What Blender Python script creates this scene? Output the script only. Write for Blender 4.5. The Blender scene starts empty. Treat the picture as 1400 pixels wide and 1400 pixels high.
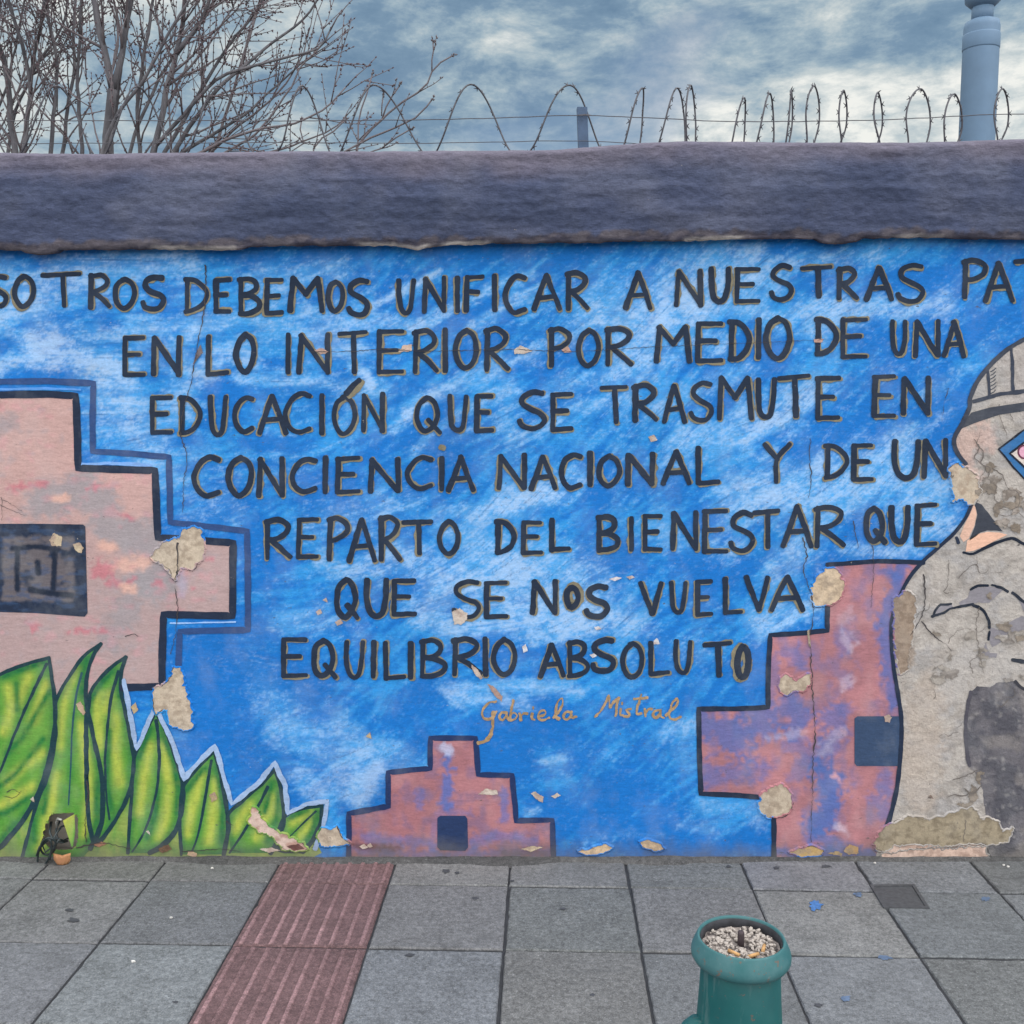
import bpy, bmesh, math, random
import numpy as np
from mathutils import Vector, Matrix
from mathutils.geometry import delaunay_2d_cdt
from mathutils import noise as mnoise

R = math.radians
random.seed(7)
rng = np.random.default_rng(7)
scene = bpy.context.scene
COL = scene.collection

# ------------------------------------------------------------------ camera
CAM_H = 1.6
PITCH = math.atan(148 / 1400)
WALL_Y = 3.466                       # front face of the wall
cam = bpy.data.cameras.new('camera')
cam.lens = 36.0
cam.sensor_width = 36.0
cam.sensor_fit = 'HORIZONTAL'
cam.clip_start = 0.05
cam.clip_end = 2000
camo = bpy.data.objects.new('camera', cam)
COL.objects.link(camo)
camo.location = (0, 0, CAM_H)
camo.rotation_euler = (math.pi / 2 - PITCH, 0, 0)
scene.camera = camo

# ------------------------------------------------------------------ sky, sun, exposure
SUN_EL, SUN_AZ = R(52), R(118)       # azimuth clockwise from +Y: high, from the right
SKY_BACK = 6.0                       # how much brighter the cloud deck is overhead than at the horizon
scene.view_settings.view_transform = 'Standard'
scene.view_settings.look = 'None'
scene.view_settings.exposure = 0.0
scene.view_settings.gamma = 1.0
scene.view_settings.use_curve_mapping = False

world = bpy.data.worlds.new('World')
scene.world = world
world.use_nodes = True


def build_world():
    nt = world.node_tree
    nt.nodes.clear()
    N, L = nt.nodes.new, nt.links.new
    out = N('ShaderNodeOutputWorld')
    sky = N('ShaderNodeTexSky')
    sky.sky_type = 'NISHITA'
    sky.sun_disc = False
    sky.sun_elevation = SUN_EL
    sky.sun_rotation = SUN_AZ
    bg_sky = N('ShaderNodeBackground')
    bg_sky.inputs['Strength'].default_value = 0.11
    L(sky.outputs[0], bg_sky.inputs['Color'])
    tc = N('ShaderNodeTexCoord')
    sep = N('ShaderNodeSeparateXYZ')
    L(tc.outputs['Generated'], sep.inputs[0])

    def math_(op, a, b=None, clamp=False):
        m = N('ShaderNodeMath')
        m.operation = op
        m.use_clamp = clamp
        for i, v in enumerate((a, b)):
            if v is None:
                continue
            if isinstance(v, (int, float)):
                m.inputs[i].default_value = v
            else:
                L(v, m.inputs[i])
        return m.outputs[0]

    def rng_(v, a, b, c, d, smooth=True):
        m = N('ShaderNodeMapRange')
        m.interpolation_type = 'SMOOTHSTEP' if smooth else 'LINEAR'
        L(v, m.inputs[0])
        for i, q in enumerate((a, b, c, d)):
            m.inputs[1 + i].default_value = q
        return m.outputs[0]

    comb = N('ShaderNodeCombineXYZ')
    L(sep.outputs[0], comb.inputs[0])
    L(sep.outputs[1], comb.inputs[1])
    L(math_('MULTIPLY', sep.outputs[2], 2.3), comb.inputs[2])

    def noise_(scale, detail, rough, dist, off):
        mp = N('ShaderNodeMapping')
        L(comb.outputs[0], mp.inputs[0])
        mp.inputs['Location'].default_value = off
        mp.inputs['Scale'].default_value = (1.0, 0.75, 1)
        n = N('ShaderNodeTexNoise')
        n.inputs['Scale'].default_value = scale
        n.inputs['Detail'].default_value = detail
        n.inputs['Roughness'].default_value = rough
        n.inputs['Distortion'].default_value = dist
        L(mp.outputs[0], n.inputs[0])
        return n.outputs[0]

    n1 = noise_(3.0, 9, 0.58, 0.25, (4.0, 2.0, 0))
    n2 = noise_(10.5, 9, 0.66, 0.2, (1.2, 7.0, 0))
    n3 = noise_(2.2, 3, 0.5, 0.2, (9.0, 3.0, 0))
    dens = math_('ADD', math_('MULTIPLY', math_('ADD', math_('MULTIPLY', n1, 0.52), math_('MULTIPLY', n2, 0.48)), 1.9), -0.465)
    # brighter cloud towards the right where the sun stands behind the deck, and low over the horizon
    right = rng_(sep.outputs[0], -0.15, 0.45, 0.0, 0.10)
    low = rng_(sep.outputs[2], 0.235, 0.31, 0.075, -0.03)
    left = rng_(sep.outputs[0], -0.42, -0.18, 0.10, 0.0)
    val = math_('ADD', math_('ADD', math_('ADD', dens, right), low), left)
    ramp = N('ShaderNodeValToRGB')
    cr = ramp.color_ramp
    cr.elements[0].position = 0.34
    cr.elements[0].color = (0.15, 0.25, 0.37, 1)
    cr.elements[1].position = 0.74
    cr.elements[1].color = (0.88, 0.89, 0.85, 1)
    e = cr.elements.new(0.45)
    e.color = (0.20, 0.31, 0.43, 1)
    e = cr.elements.new(0.54)
    e.color = (0.34, 0.45, 0.53, 1)
    e = cr.elements.new(0.63)
    e.color = (0.55, 0.62, 0.64, 1)
    L(val, ramp.inputs[0])
    up = rng_(sep.outputs[2], 0.34, 0.85, 1.0, SKY_BACK)
    back = rng_(sep.outputs[1], -0.6, 0.35, SKY_BACK, 1.0)
    mult = math_('MAXIMUM', up, back)
    # the thick deck overhead is neutral grey, the far cloud low over the horizon bluer
    neut = N('ShaderNodeMix')
    neut.data_type = 'RGBA'
    L(rng_(mult, 1.0, 3.5, 0.0, 0.9), neut.inputs[0])
    L(ramp.outputs[0], neut.inputs[6])
    neut.inputs[7].default_value = (0.41, 0.408, 0.405, 1)
    bg_c = N('ShaderNodeBackground')
    L(neut.outputs[2], bg_c.inputs['Color'])
    L(mult, bg_c.inputs['Strength'])
    gap = rng_(n3, 0.36, 0.46, 0.35, 1.0)
    mix = N('ShaderNodeMixShader')
    L(gap, mix.inputs[0])
    L(bg_sky.outputs[0], mix.inputs[1])
    L(bg_c.outputs[0], mix.inputs[2])
    L(mix.outputs[0], out.inputs[0])


build_world()

sun = bpy.data.lights.new('sun', 'SUN')
sun.energy = 1.2
sun.angle = R(22)
sun.color = (1.0, 0.96, 0.9)
suno = bpy.data.objects.new('sun', sun)
COL.objects.link(suno)
sd = Vector((math.sin(SUN_AZ) * math.cos(SUN_EL), math.cos(SUN_AZ) * math.cos(SUN_EL), math.sin(SUN_EL)))
suno.location = sd * 30
suno.rotation_euler = (-sd).to_track_quat('-Z', 'Y').to_euler()

# ------------------------------------------------------------------ helpers: photo pixels <-> planes
CP, SP = math.cos(PITCH), math.sin(PITCH)


def ray(px, py):
    u = (np.asarray(px, float) - 700) / 1400
    v = (700 - np.asarray(py, float)) / 1400
    return u, v * SP + CP, v * CP - SP


def on_plane(px, py, Y):
    """photo pixel -> (X, Z) on the vertical plane at depth Y"""
    dx, dy, dz = ray(px, py)
    t = Y / dy
    return dx * t, CAM_H + dz * t


def wall_xz(px, py):
    return on_plane(px, py, WALL_Y)


def p3(px, py, Y):
    x, z = on_plane(px, py, Y)
    return Vector((float(x), Y, float(z)))


def ground(px, py, z=0.0):
    dx, dy, dz = ray(px, py)
    t = (z - CAM_H) / dz
    return Vector((float(dx * t), float(dy * t), z))


def to_px(X, Z):
    """wall plane -> photo pixel (design coordinates of the mural)"""
    dep = WALL_Y * CP - (Z - CAM_H) * SP
    up = WALL_Y * SP + (Z - CAM_H) * CP
    return 700 + 1400 * X / dep, 700 - 1400 * up / dep


def lin(r, g, b):
    f = lambda c: c / 12.92 if c <= 0.04045 else ((c + 0.055) / 1.055) ** 2.4
    return np.array([f(r / 255), f(g / 255), f(b / 255)])


# ------------------------------------------------------------------ numpy noise
_T = rng.random((256, 256))


def vn(x, y):
    x = np.asarray(x, float)
    y = np.asarray(y, float)
    xi = np.floor(x).astype(int)
    yi = np.floor(y).astype(int)
    fx = x - xi
    fy = y - yi
    fx = fx * fx * (3 - 2 * fx)
    fy = fy * fy * (3 - 2 * fy)
    a = _T[xi & 255, yi & 255]
    b = _T[(xi + 1) & 255, yi & 255]
    c = _T[xi & 255, (yi + 1) & 255]
    d = _T[(xi + 1) & 255, (yi + 1) & 255]
    return (a * (1 - fx) + b * fx) * (1 - fy) + (c * (1 - fx) + d * fx) * fy


def fbm(x, y, o=4):
    s = 0
    a = 0.5
    t = 0
    for i in range(o):
        s = s + a * vn(x * 2 ** i + 17 * i, y * 2 ** i + 31 * i)
        t += a
        a *= 0.55
    return s / t


def sstep(a, b, x):
    t = np.clip((x - a) / (b - a), 0, 1)
    return t * t * (3 - 2 * t)


def seg_dist(px, py, line):
    d = np.full(px.shape, 1e9)
    if len(line) == 1:
        return np.hypot(px - line[0][0], py - line[0][1])
    for (ax, ay), (bx, by) in zip(line[:-1], line[1:]):
        vx, vy = bx - ax, by - ay
        l2 = vx * vx + vy * vy + 1e-9
        t = np.clip(((px - ax) * vx + (py - ay) * vy) / l2, 0, 1)
        d = np.minimum(d, np.hypot(px - ax - t * vx, py - ay - t * vy))
    return d


def brush(px, py, line, w, rag=0.35):
    """soft, ragged brush mark of half width w, 0..1"""
    wob = (fbm(px / (w * 0.9) + 3, py / (w * 0.9) + 8, 3) - 0.5) * 2 * rag * w
    fine = ((vn(px / 4.1, py / 2.6) + vn(px / 2.2 + 9, py / 5.0)) - 1.0) * 0.75 * rag * w
    d = seg_dist(px, py, line) + wob + fine
    return 1 - sstep(0.45 * w, 1.1 * w, d)


def catmull(pts, step=4.0, closed=False):
    P = [np.array(p, float) for p in pts]
    if len(P) < 3:
        n = max(2, int(np.linalg.norm(P[-1] - P[0]) / step))
        return [tuple(P[0] + (P[-1] - P[0]) * i / n) for i in range(n + 1)]
    out = []
    n = len(P)
    rngi = range(n if closed else n - 1)
    for i in rngi:
        p0 = P[(i - 1) % n] if (closed or i > 0) else P[0] * 2 - P[1]
        p1, p2 = P[i], P[(i + 1) % n]
        p3_ = P[(i + 2) % n] if (closed or i + 2 < n) else P[-1] * 2 - P[-2]
        m = max(1, int(np.linalg.norm(p2 - p1) / step))
        for k in range(m):
            t = k / m
            out.append(tuple(0.5 * ((2 * p1) + (-p0 + p2) * t + (2 * p0 - 5 * p1 + 4 * p2 - p3_) * t * t + (-p0 + 3 * p1 - 3 * p2 + p3_) * t ** 3)))
    if not closed:
        out.append(tuple(P[-1]))
    return out


def straight(pts, step=5.0):
    out = []
    for a, b in zip(pts[:-1], pts[1:]):
        a = np.array(a, float)
        b = np.array(b, float)
        m = max(1, int(np.linalg.norm(b - a) / step))
        for k in range(m):
            out.append(tuple(a + (b - a) * k / m))
    out.append(tuple(pts[-1]))
    return out


# ------------------------------------------------------------------ helpers: objects
def tag(o, label=None, cat=None, group=None, kind=None):
    if label:
        o['label'] = label
    if cat:
        o['category'] = cat
    if group:
        o['group'] = group
    if kind:
        o['kind'] = kind
    return o


def link(name, me, mat=None, parent=None):
    o = bpy.data.objects.new(name, me)
    COL.objects.link(o)
    if mat is not None:
        for m in (mat if isinstance(mat, (list, tuple)) else [mat]):
            me.materials.append(m)
    if parent is not None:
        o.parent = parent
    return o


def empty(name, loc):
    o = bpy.data.objects.new(name, None)
    o.empty_display_size = 0.1
    COL.objects.link(o)
    o.location = loc
    return o


def rel(o):
    """object built in world coordinates put under a moved empty"""
    o.matrix_parent_inverse = Matrix.Translation(o.parent.location).inverted()
    return o


def mesh(name, V, F, col=None, smooth=False):
    me = bpy.data.meshes.new(name)
    me.from_pydata([tuple(v) for v in V], [], [tuple(f) for f in F])
    if col is not None:
        set_col(me, col)
    if smooth:
        me.polygons.foreach_set('use_smooth', [True] * len(me.polygons))
    me.update()
    return me


def set_col(me, col):
    n = len(me.vertices)
    a = me.attributes.new('paint', 'FLOAT_COLOR', 'POINT')
    c = np.ones((n, 4), np.float32)
    c[:, :3] = col
    a.data.foreach_set('color', c.ravel())


def in_poly(px, py, poly):
    px = np.asarray(px, float)
    py = np.asarray(py, float)
    r = np.zeros(px.shape, bool)
    n = len(poly)
    for i in range(n):
        x1, y1 = poly[i]
        x2, y2 = poly[(i + 1) % n]
        if y1 == y2:
            continue
        c = (y1 > py) != (y2 > py)
        xs = (x2 - x1) * (py - y1) / (y2 - y1) + x1
        r ^= c & (px < xs)
    return r


HOLE = [(70, 1113), (84, 1111), (97, 1110), (106, 1115), (108, 1138), (105, 1156), (98, 1161), (76, 1162), (66, 1157), (57, 1150), (60, 1138), (63, 1126)]


def fill(name, poly, colf, off, mat, parent, step=5.0, rag=0.0, hole=None, lip=None):
    """painted area: polygon in mural coordinates -> thin sheet on the wall, coloured by colf(px,py)"""
    P = straight(list(poly) + [poly[0]], step)[:-1]
    if rag:
        P = [(x + (fbm(x / 6.0 + 5, y / 6.0, 3) - .5) * rag * 2 + random.uniform(-1, 1) * rag * .25,
              y + (fbm(x / 6.0 + 50, y / 6.0 + 9, 3) - .5) * rag * 2 + random.uniform(-1, 1) * rag * .25) for x, y in P]
    P = np.array(P, float)
    x0, y0 = P.min(0)
    x1, y1 = P.max(0)
    gx, gy = np.meshgrid(np.arange(x0 + step / 2, x1, step), np.arange(y0 + step / 2, y1, step))
    gx = (gx + rng.uniform(-.25, .25, gx.shape) * step).ravel()
    gy = (gy + rng.uniform(-.25, .25, gy.shape) * step).ravel()
    k = in_poly(gx, gy, P) & (seg_dist(gx, gy, [tuple(q) for q in P] + [tuple(P[0])]) > step * 0.45)
    pts = np.vstack([P, np.stack([gx[k], gy[k]], 1)])
    n = len(P)
    vs, es, fs, *_ = delaunay_2d_cdt([Vector(p) for p in pts], [(i, (i + 1) % n) for i in range(n)], [], 1, 1e-4)
    V = np.array([(v.x, v.y) for v in vs])
    if hole is not None:
        fs = [f for f in fs if not in_poly(V[list(f), 0].mean(), V[list(f), 1].mean(), hole)]
    X, Z = wall_xz(V[:, 0], V[:, 1])
    VV = np.stack([X, np.full(len(X), WALL_Y - off), Z], 1)
    fx = []
    for f in fs:                     # face the street
        a, b, c = VV[f[0]], VV[f[1]], VV[f[2]]
        nrm = (b[0] - a[0]) * (c[2] - a[2]) - (b[2] - a[2]) * (c[0] - a[0])
        fx.append(tuple(f) if nrm > 0 else tuple(reversed(f)))
    c = colf(V[:, 0], V[:, 1]) if callable(colf) else np.tile(colf, (len(V), 1))
    me = mesh(name, VV, fx, c)
    o = link(name, me, mat, parent)
    if lip is not None:              # the broken edge of the paint coat stands a little proud of the bare spot
        m = len(P)
        T = np.roll(P, -1, 0) - np.roll(P, 1, 0)
        T = T / (np.linalg.norm(T, axis=1)[:, None] + 1e-9)
        area = np.sum(P[:, 0] * np.roll(P[:, 1], -1) - np.roll(P[:, 0], -1) * P[:, 1])
        Nn = np.stack([T[:, 1], -T[:, 0]], 1) * (1 if area > 0 else -1)
        hh = .0006 + .0022 * fbm(P[:, 0] / 11, P[:, 1] / 11 + 5, 3)
        LV, LF, LC = [], [], []
        for ring_, h_ in ((P - Nn * .25, off - .0006 + hh * .2), (P + Nn * .35, off + hh), (P + Nn * 1.2, off + hh * .8), (P + Nn * 3.0, np.full(m, .0004))):
            X, Z = wall_xz(ring_[:, 0], ring_[:, 1])
            LV += list(zip(X, WALL_Y - h_, Z))
            LC += list(lip(P[:, 0] + Nn[:, 0] * 6, P[:, 1] + Nn[:, 1] * 6))
        for r in range(3):
            for i in range(m):
                j = (i + 1) % m
                f = (r * m + i, r * m + j, (r + 1) * m + j, (r + 1) * m + i)
                LF.append(f if area < 0 else tuple(reversed(f)))
        link('paint_lip', mesh('paint_lip', LV, LF, np.array(LC)), MURAL, o)
    return o


class Strokes:
    """brush lines in mural coordinates collected into one thin mesh on the wall"""

    def __init__(self, off):
        self.V, self.F, self.C = [], [], []
        self.off = off
        self.k = 0

    def line(self, pts, w, col, jit=0.12, taper=(1, 1), cap=True):
        pts = np.array(pts, float)
        n = len(pts)
        if n < 2:
            return
        T = np.gradient(pts, axis=0)
        T /= np.linalg.norm(T, axis=1)[:, None] + 1e-9
        Nn = np.stack([-T[:, 1], T[:, 0]], 1)
        s = np.linspace(0, 1, n)
        ww = w * (taper[0] + (taper[1] - taper[0]) * s)
        seed = random.random() * 90
        arc = np.arange(n)
        hl = ww / 2 * (1 + jit * 2 * (fbm(arc * .35 + seed, arc * 0 + seed, 3) - .5) * 2)
        hr = ww / 2 * (1 + jit * 2 * (fbm(arc * .35 + seed + 40, arc * 0 + seed, 3) - .5) * 2)
        rows = []
        if cap:
            for q in (0.85, 0.45):
                rows.append((pts[0] - T[0] * ww[0] * .5 * q, Nn[0], hl[0] * math.sqrt(1 - q * q), hr[0] * math.sqrt(1 - q * q)))
        for i in range(n):
            rows.append((pts[i], Nn[i], hl[i], hr[i]))
        if cap:
            for q in (0.45, 0.85):
                rows.append((pts[-1] + T[-1] * ww[-1] * .5 * q, Nn[-1], hl[-1] * math.sqrt(1 - q * q), hr[-1] * math.sqrt(1 - q * q)))
        b = len(self.V)
        self.k += 1
        for i, (p, nn, a, c) in enumerate(rows):
            o = self.off + self.k * 8e-6 + i * 2e-7
            for q in (p + nn * a, p - nn * c):
                x, z = wall_xz(q[0], q[1])
                self.V.append((float(x), WALL_Y - o, float(z)))
                cc = col(q[0], q[1]) if callable(col) else col
                self.C.append(cc)
        for i in range(len(rows) - 1):
            j = b + 2 * i
            self.F.append((j, j + 1, j + 3, j + 2))

    def build(self, name, mat, parent):
        F = []
        for f in self.F:
            a, b, c, d = [self.V[i] for i in f]
            nrm = (c[0] - a[0]) * (d[2] - b[2]) - (c[2] - a[2]) * (d[0] - b[0])
            F.append(f if nrm > 0 else tuple(reversed(f)))
        return link(name, mesh(name, self.V, F, np.array(self.C)), mat, parent)


class Tubes:
    def __init__(self):
        self.V, self.F = [], []

    def tube(self, pts, rad, n=6, cap=True):
        pts = [Vector(p) for p in pts]
        m = len(pts)
        rads = rad if isinstance(rad, (list, tuple)) else [rad] * m
        b = len(self.V)
        t0 = (pts[1] - pts[0]).normalized()
        ref = Vector((0, 0, 1)) if abs(t0.z) < .9 else Vector((1, 0, 0))
        u = t0.cross(ref).normalized()
        for i in range(m):
            t = (pts[min(i + 1, m - 1)] - pts[max(i - 1, 0)]).normalized()
            u = (u - t * u.dot(t))
            u = u.normalized() if u.length > 1e-6 else t.orthogonal().normalized()
            v = t.cross(u)
            for k in range(n):
                a = 2 * math.pi * k / n
                self.V.append(pts[i] + (u * math.cos(a) + v * math.sin(a)) * rads[i])
        for i in range(m - 1):
            for k in range(n):
                k2 = (k + 1) % n
                self.F.append((b + i * n + k, b + i * n + k2, b + (i + 1) * n + k2, b + (i + 1) * n + k))
        if cap:
            self.F.append(tuple(b + k for k in reversed(range(n))))
            self.F.append(tuple(b + (m - 1) * n + k for k in range(n)))

    def blob(self, c, r, ax=None, stretch=1.6):
        ax = (ax or Vector((0, 0, 1))).normalized()
        u = ax.orthogonal().normalized()
        v = ax.cross(u)
        b = len(self.V)
        self.V += [c - ax * r * stretch]
        for k in range(4):
            a = math.pi / 2 * k
            self.V.append(c + (u * math.cos(a) + v * math.sin(a)) * r)
        self.V += [c + ax * r * stretch]
        for k in range(4):
            k2 = (k + 1) % 4
            self.F.append((b, b + 1 + k2, b + 1 + k))
            self.F.append((b + 5, b + 1 + k, b + 1 + k2))

    def build(self, name, mat, parent=None, smooth=True):
        return link(name, mesh(name, self.V, self.F, None, smooth), mat, parent)


def lathe(name, prof, center, mat, parent, n=64, cap=True):
    V, F = [], []
    m = len(prof)
    for r, z in prof:
        for k in range(n):
            a = 2 * math.pi * k / n
            V.append((center[0] + r * math.cos(a), center[1] + r * math.sin(a), center[2] + z))
    for i in range(m - 1):
        for k in range(n):
            k2 = (k + 1) % n
            F.append((i * n + k, i * n + k2, (i + 1) * n + k2, (i + 1) * n + k))
    if cap:
        F.append(tuple(reversed(range(n))))
        F.append(tuple((m - 1) * n + k for k in range(n)))
    return link(name, mesh(name, V, F, None, True), mat, parent)


# ------------------------------------------------------------------ materials
class NT:
    def __init__(self, name):
        self.m = bpy.data.materials.new(name)
        self.m.use_nodes = True
        self.nt = self.m.node_tree
        self.b = self.nt.nodes['Principled BSDF']
        self.pos = None

    def n(self, t, **kw):
        x = self.nt.nodes.new(t)
        for k, v in kw.items():
            setattr(x, k, v)
        return x

    def l(self, a, b):
        self.nt.links.new(a, b)

    def position(self):
        if not self.pos:
            self.pos = self.n('ShaderNodeNewGeometry').outputs['Position']
        return self.pos

    def noise(self, scale, detail=4, rough=.55, stretch=(1, 1, 1), dist=0, off=(0, 0, 0)):
        mp = self.n('ShaderNodeMapping')
        self.l(self.position(), mp.inputs[0])
        mp.inputs['Scale'].default_value = stretch
        mp.inputs['Location'].default_value = off
        x = self.n('ShaderNodeTexNoise')
        self.l(mp.outputs[0], x.inputs[0])
        x.inputs['Scale'].default_value = scale
        x.inputs['Detail'].default_value = detail
        x.inputs['Roughness'].default_value = rough
        x.inputs['Distortion'].default_value = dist
        return x.outputs[0]

    def rng(self, v, a, b, c, d):
        m = self.n('ShaderNodeMapRange')
        self.l(v, m.inputs[0])
        for i, q in enumerate((a, b, c, d)):
            m.inputs[1 + i].default_value = q
        return m.outputs[0]

    def math(self, op, a, b=None):
        m = self.n('ShaderNodeMath', operation=op)
        for i, v in enumerate((a, b)):
            if v is None:
                continue
            if isinstance(v, (int, float)):
                m.inputs[i].default_value = v
            else:
                self.l(v, m.inputs[i])
        return m.outputs[0]

    def mix(self, f, a, b, mode='MIX'):
        m = self.n('ShaderNodeMix', data_type='RGBA', blend_type=mode)
        if isinstance(f, (int, float)):
            m.inputs[0].default_value = f
        else:
            self.l(f, m.inputs[0])
        for i, v in ((6, a), (7, b)):
            if isinstance(v, (tuple, list, np.ndarray)):
                m.inputs[i].default_value = tuple(v)[:3] + (1,)
            else:
                self.l(v, m.inputs[i])
        return m.outputs[2]

    def scale(self, col, f):
        v = self.n('ShaderNodeVectorMath', operation='SCALE')
        self.l(col, v.inputs[0])
        if isinstance(f, (int, float)):
            v.inputs['Scale'].default_value = f
        else:
            self.l(f, v.inputs['Scale'])
        return v.outputs[0]

    def bump(self, h, strength, dist):
        b = self.n('ShaderNodeBump')
        b.inputs['Strength'].default_value = strength
        b.inputs['Distance'].default_value = dist
        self.l(h, b.inputs['Height'])
        self.l(b.outputs[0], self.b.inputs['Normal'])

    def done(self, col, rough=.85, metal=0, spec=.3):
        if isinstance(col, (tuple, list, np.ndarray)):
            self.b.inputs['Base Color'].default_value = tuple(col)[:3] + (1,)
        else:
            self.l(col, self.b.inputs['Base Color'])
        if isinstance(rough, (int, float)):
            self.b.inputs['Roughness'].default_value = rough
        else:
            self.l(rough, self.b.inputs['Roughness'])
        self.b.inputs['Metallic'].default_value = metal
        self.b.inputs['Specular IOR Level'].default_value = spec
        return self.m


def paint_mat(name, bump=.35, chips=1.0, grain=.16, big=.004, coarse=26, rough=.8, lay=.45, dust_=.14, blot_=.38, grime=0):
    """weathered paint on trowelled plaster; the colour of each brush mark comes with the mesh"""
    k = NT(name)
    at = k.n('ShaderNodeAttribute', attribute_name='paint')
    c = at.outputs['Color']
    fine = k.noise(210, 3, .6, (min(1, lay * 1.5), 1, 1))
    tr = k.noise(60, 5, .62, (lay, 1, 1 + .6 * (lay < .6)), .4)
    blot = k.noise(3.2, 5, .6)
    f = k.math('ADD', k.math('MULTIPLY', k.math('SUBTRACT', fine, .5), grain * 2.0),
               k.math('MULTIPLY', k.math('SUBTRACT', tr, .5), grain * 2.4))
    f = k.math('ADD', k.math('ADD', f, k.math('MULTIPLY', k.math('SUBTRACT', blot, .5), blot_)), 1.0)
    c = k.scale(c, f)
    # dusty film
    dust = k.rng(k.noise(9, 6, .65, (1, 1, .7), 0, (3, 0, 1)), .48, .75, 0, dust_)
    c = k.mix(dust, c, (.40, .41, .42))
    # small losses of paint, dark pits and pale flakes
    sp = k.noise(48, 4, .7, (.6, 1, 1), 0, (7, 0, 2))
    zone = k.noise(2.6, 3, .5, (1, 1, 1), 0, (1, 5, 9))
    sp = k.math('ADD', sp, k.math('MULTIPLY', k.math('SUBTRACT', zone, .5), .22))
    pale = k.rng(sp, .74, .76, 0, .75 * chips)
    c = k.mix(pale, c, (.42, .36, .30))
    dk = k.noise(70, 3, .65, (1, 1, 1) if lay > .5 else (.5, 1, 1.2), 0, (2, 0, 5))
    dk = k.math('ADD', dk, k.math('MULTIPLY', k.math('SUBTRACT', zone, .5), .2))
    dkm = k.rng(dk, .715, .75, 0, .8 * chips)
    c = k.mix(dkm, c, (.07, .065, .07))
    if grime:
        sx = k.n('ShaderNodeSeparateXYZ')
        k.l(k.position(), sx.inputs[0])
        gz = k.math('ADD', sx.outputs[2], k.math('MULTIPLY', k.math('SUBTRACT', k.noise(7, 6, .65, (1, 1, .6), 0, (4, 1, 1)), .5), -.22))
        c = k.mix(k.rng(gz, .0, .085, grime, 0), c, (.10, .092, .082))
    h = k.math('ADD', k.math('MULTIPLY', k.noise(coarse, 6, .62, (1, 1, 1) if lay > .5 else (.6, 1, 1.2)), 1.0), k.math('MULTIPLY', tr, .5))
    h = k.math('SUBTRACT', h, k.math('MULTIPLY', pale, .25))
    k.bump(h, bump, big)
    return k.done(c, rough, 0, .25)


MURAL = paint_mat('mural_paint', grain=.23, bump=.45, grime=.6)
LETTER = paint_mat('letter_paint', chips=.6, grain=.24, dust_=.05)
PLASTER = paint_mat('bare_plaster', bump=.42, chips=.8, grain=.24, big=.008, coarse=36, rough=.95, lay=1.0)
COPING = paint_mat('coping_render', bump=.7, chips=.6, grain=.36, big=.007, coarse=60, rough=.95, lay=.5, dust_=.03, blot_=.14)
WORN = paint_mat('worn_painted_plaster', bump=.95, chips=1.6, grain=.24, big=.009, coarse=24, rough=.92, lay=1.0, grime=.5)


def plain(name, col, rough=.7, metal=0, var=.25, scale=30, bump=.2, spec=.4, bd=.003):
    k = NT(name)
    n = k.noise(scale, 6, .6)
    c = k.scale(k.mix(0.0, col, col), k.rng(n, .25, .75, 1 - var, 1 + var))
    k.bump(n, bump, bd)
    return k.done(c, rough, metal, spec)


# ================================================================== SETTING: ground and pavement
gm = plain('dusty_earth', (.13, .12, .11), .95, 0, .3, 2.0)
gr = link('ground', mesh('ground', [(-400, -400, -.05), (400, -400, -.05), (400, 400, -.05), (-400, 400, -.05)], [(0, 1, 2, 3)]), gm)
tag(gr, kind='structure')

TS = 0.404
GO = ground(695.5, 1211)             # a joint crossing one short row from the wall
GA = math.radians(1.8)
gu = Vector((math.cos(GA), -math.sin(GA), 0))
gv = Vector((math.sin(GA), math.cos(GA), 0))


def concrete_mat(name, base, tint, speck, worn=None):
    k = NT(name)
    at = k.n('ShaderNodeAttribute', attribute_name='paint').outputs['Color']
    big = k.noise(1.7, 5, .6)
    mid = k.noise(11, 6, .65)
    fine = k.noise(240, 2, .6)
    grit = k.noise(150, 3, .75, (1, 1, 1), 0, (4, 4, 0))
    c = k.mix(k.rng(big, .35, .65, 0, 1), base, tint)
    c = k.mix(1.0, c, at, 'MULTIPLY')
    fleck = k.noise(62, 3, .7, (1, 1, 1), 0, (6, 2, 0))
    c = k.scale(c, k.rng(fleck, .3, .7, .66, 1.36))
    f = k.math('ADD', k.rng(mid, .25, .75, .78, 1.18), k.math('MULTIPLY', k.math('SUBTRACT', fine, .5), 1.5))
    c = k.scale(c, f)
    c = k.mix(k.rng(grit, .60, .70, 0, .65), c, speck)
    c = k.mix(k.rng(k.noise(95, 3, .7, (1, 1, 1), 0, (9, 1, 0)), .58, .70, 0, .6), c, tuple(q * .3 for q in base))
    st = k.noise(4.5, 6, .66, (1, 2.0, 1), .8, (3, 8, 0))
    c = k.mix(k.rng(st, .55, .72, 0, .45), c, tuple(q * .45 for q in base))
    h = k.math('ADD', k.math('MULTIPLY', fine, .5), mid)
    k.bump(h, .35, .003)
    return k.done(c, .85, 0, .3)


PAVE = concrete_mat('pavement_concrete', (.145, .150, .157), (.122, .126, .131), (.34, .34, .34))
TACT = concrete_mat('red_tactile_concrete', (.140, .083, .085), (.112, .067, .069), (.26, .19, .19))
JOINT = plain('joint_dirt', (.03, .031, .035), .95, 0, .4, 40)


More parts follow.
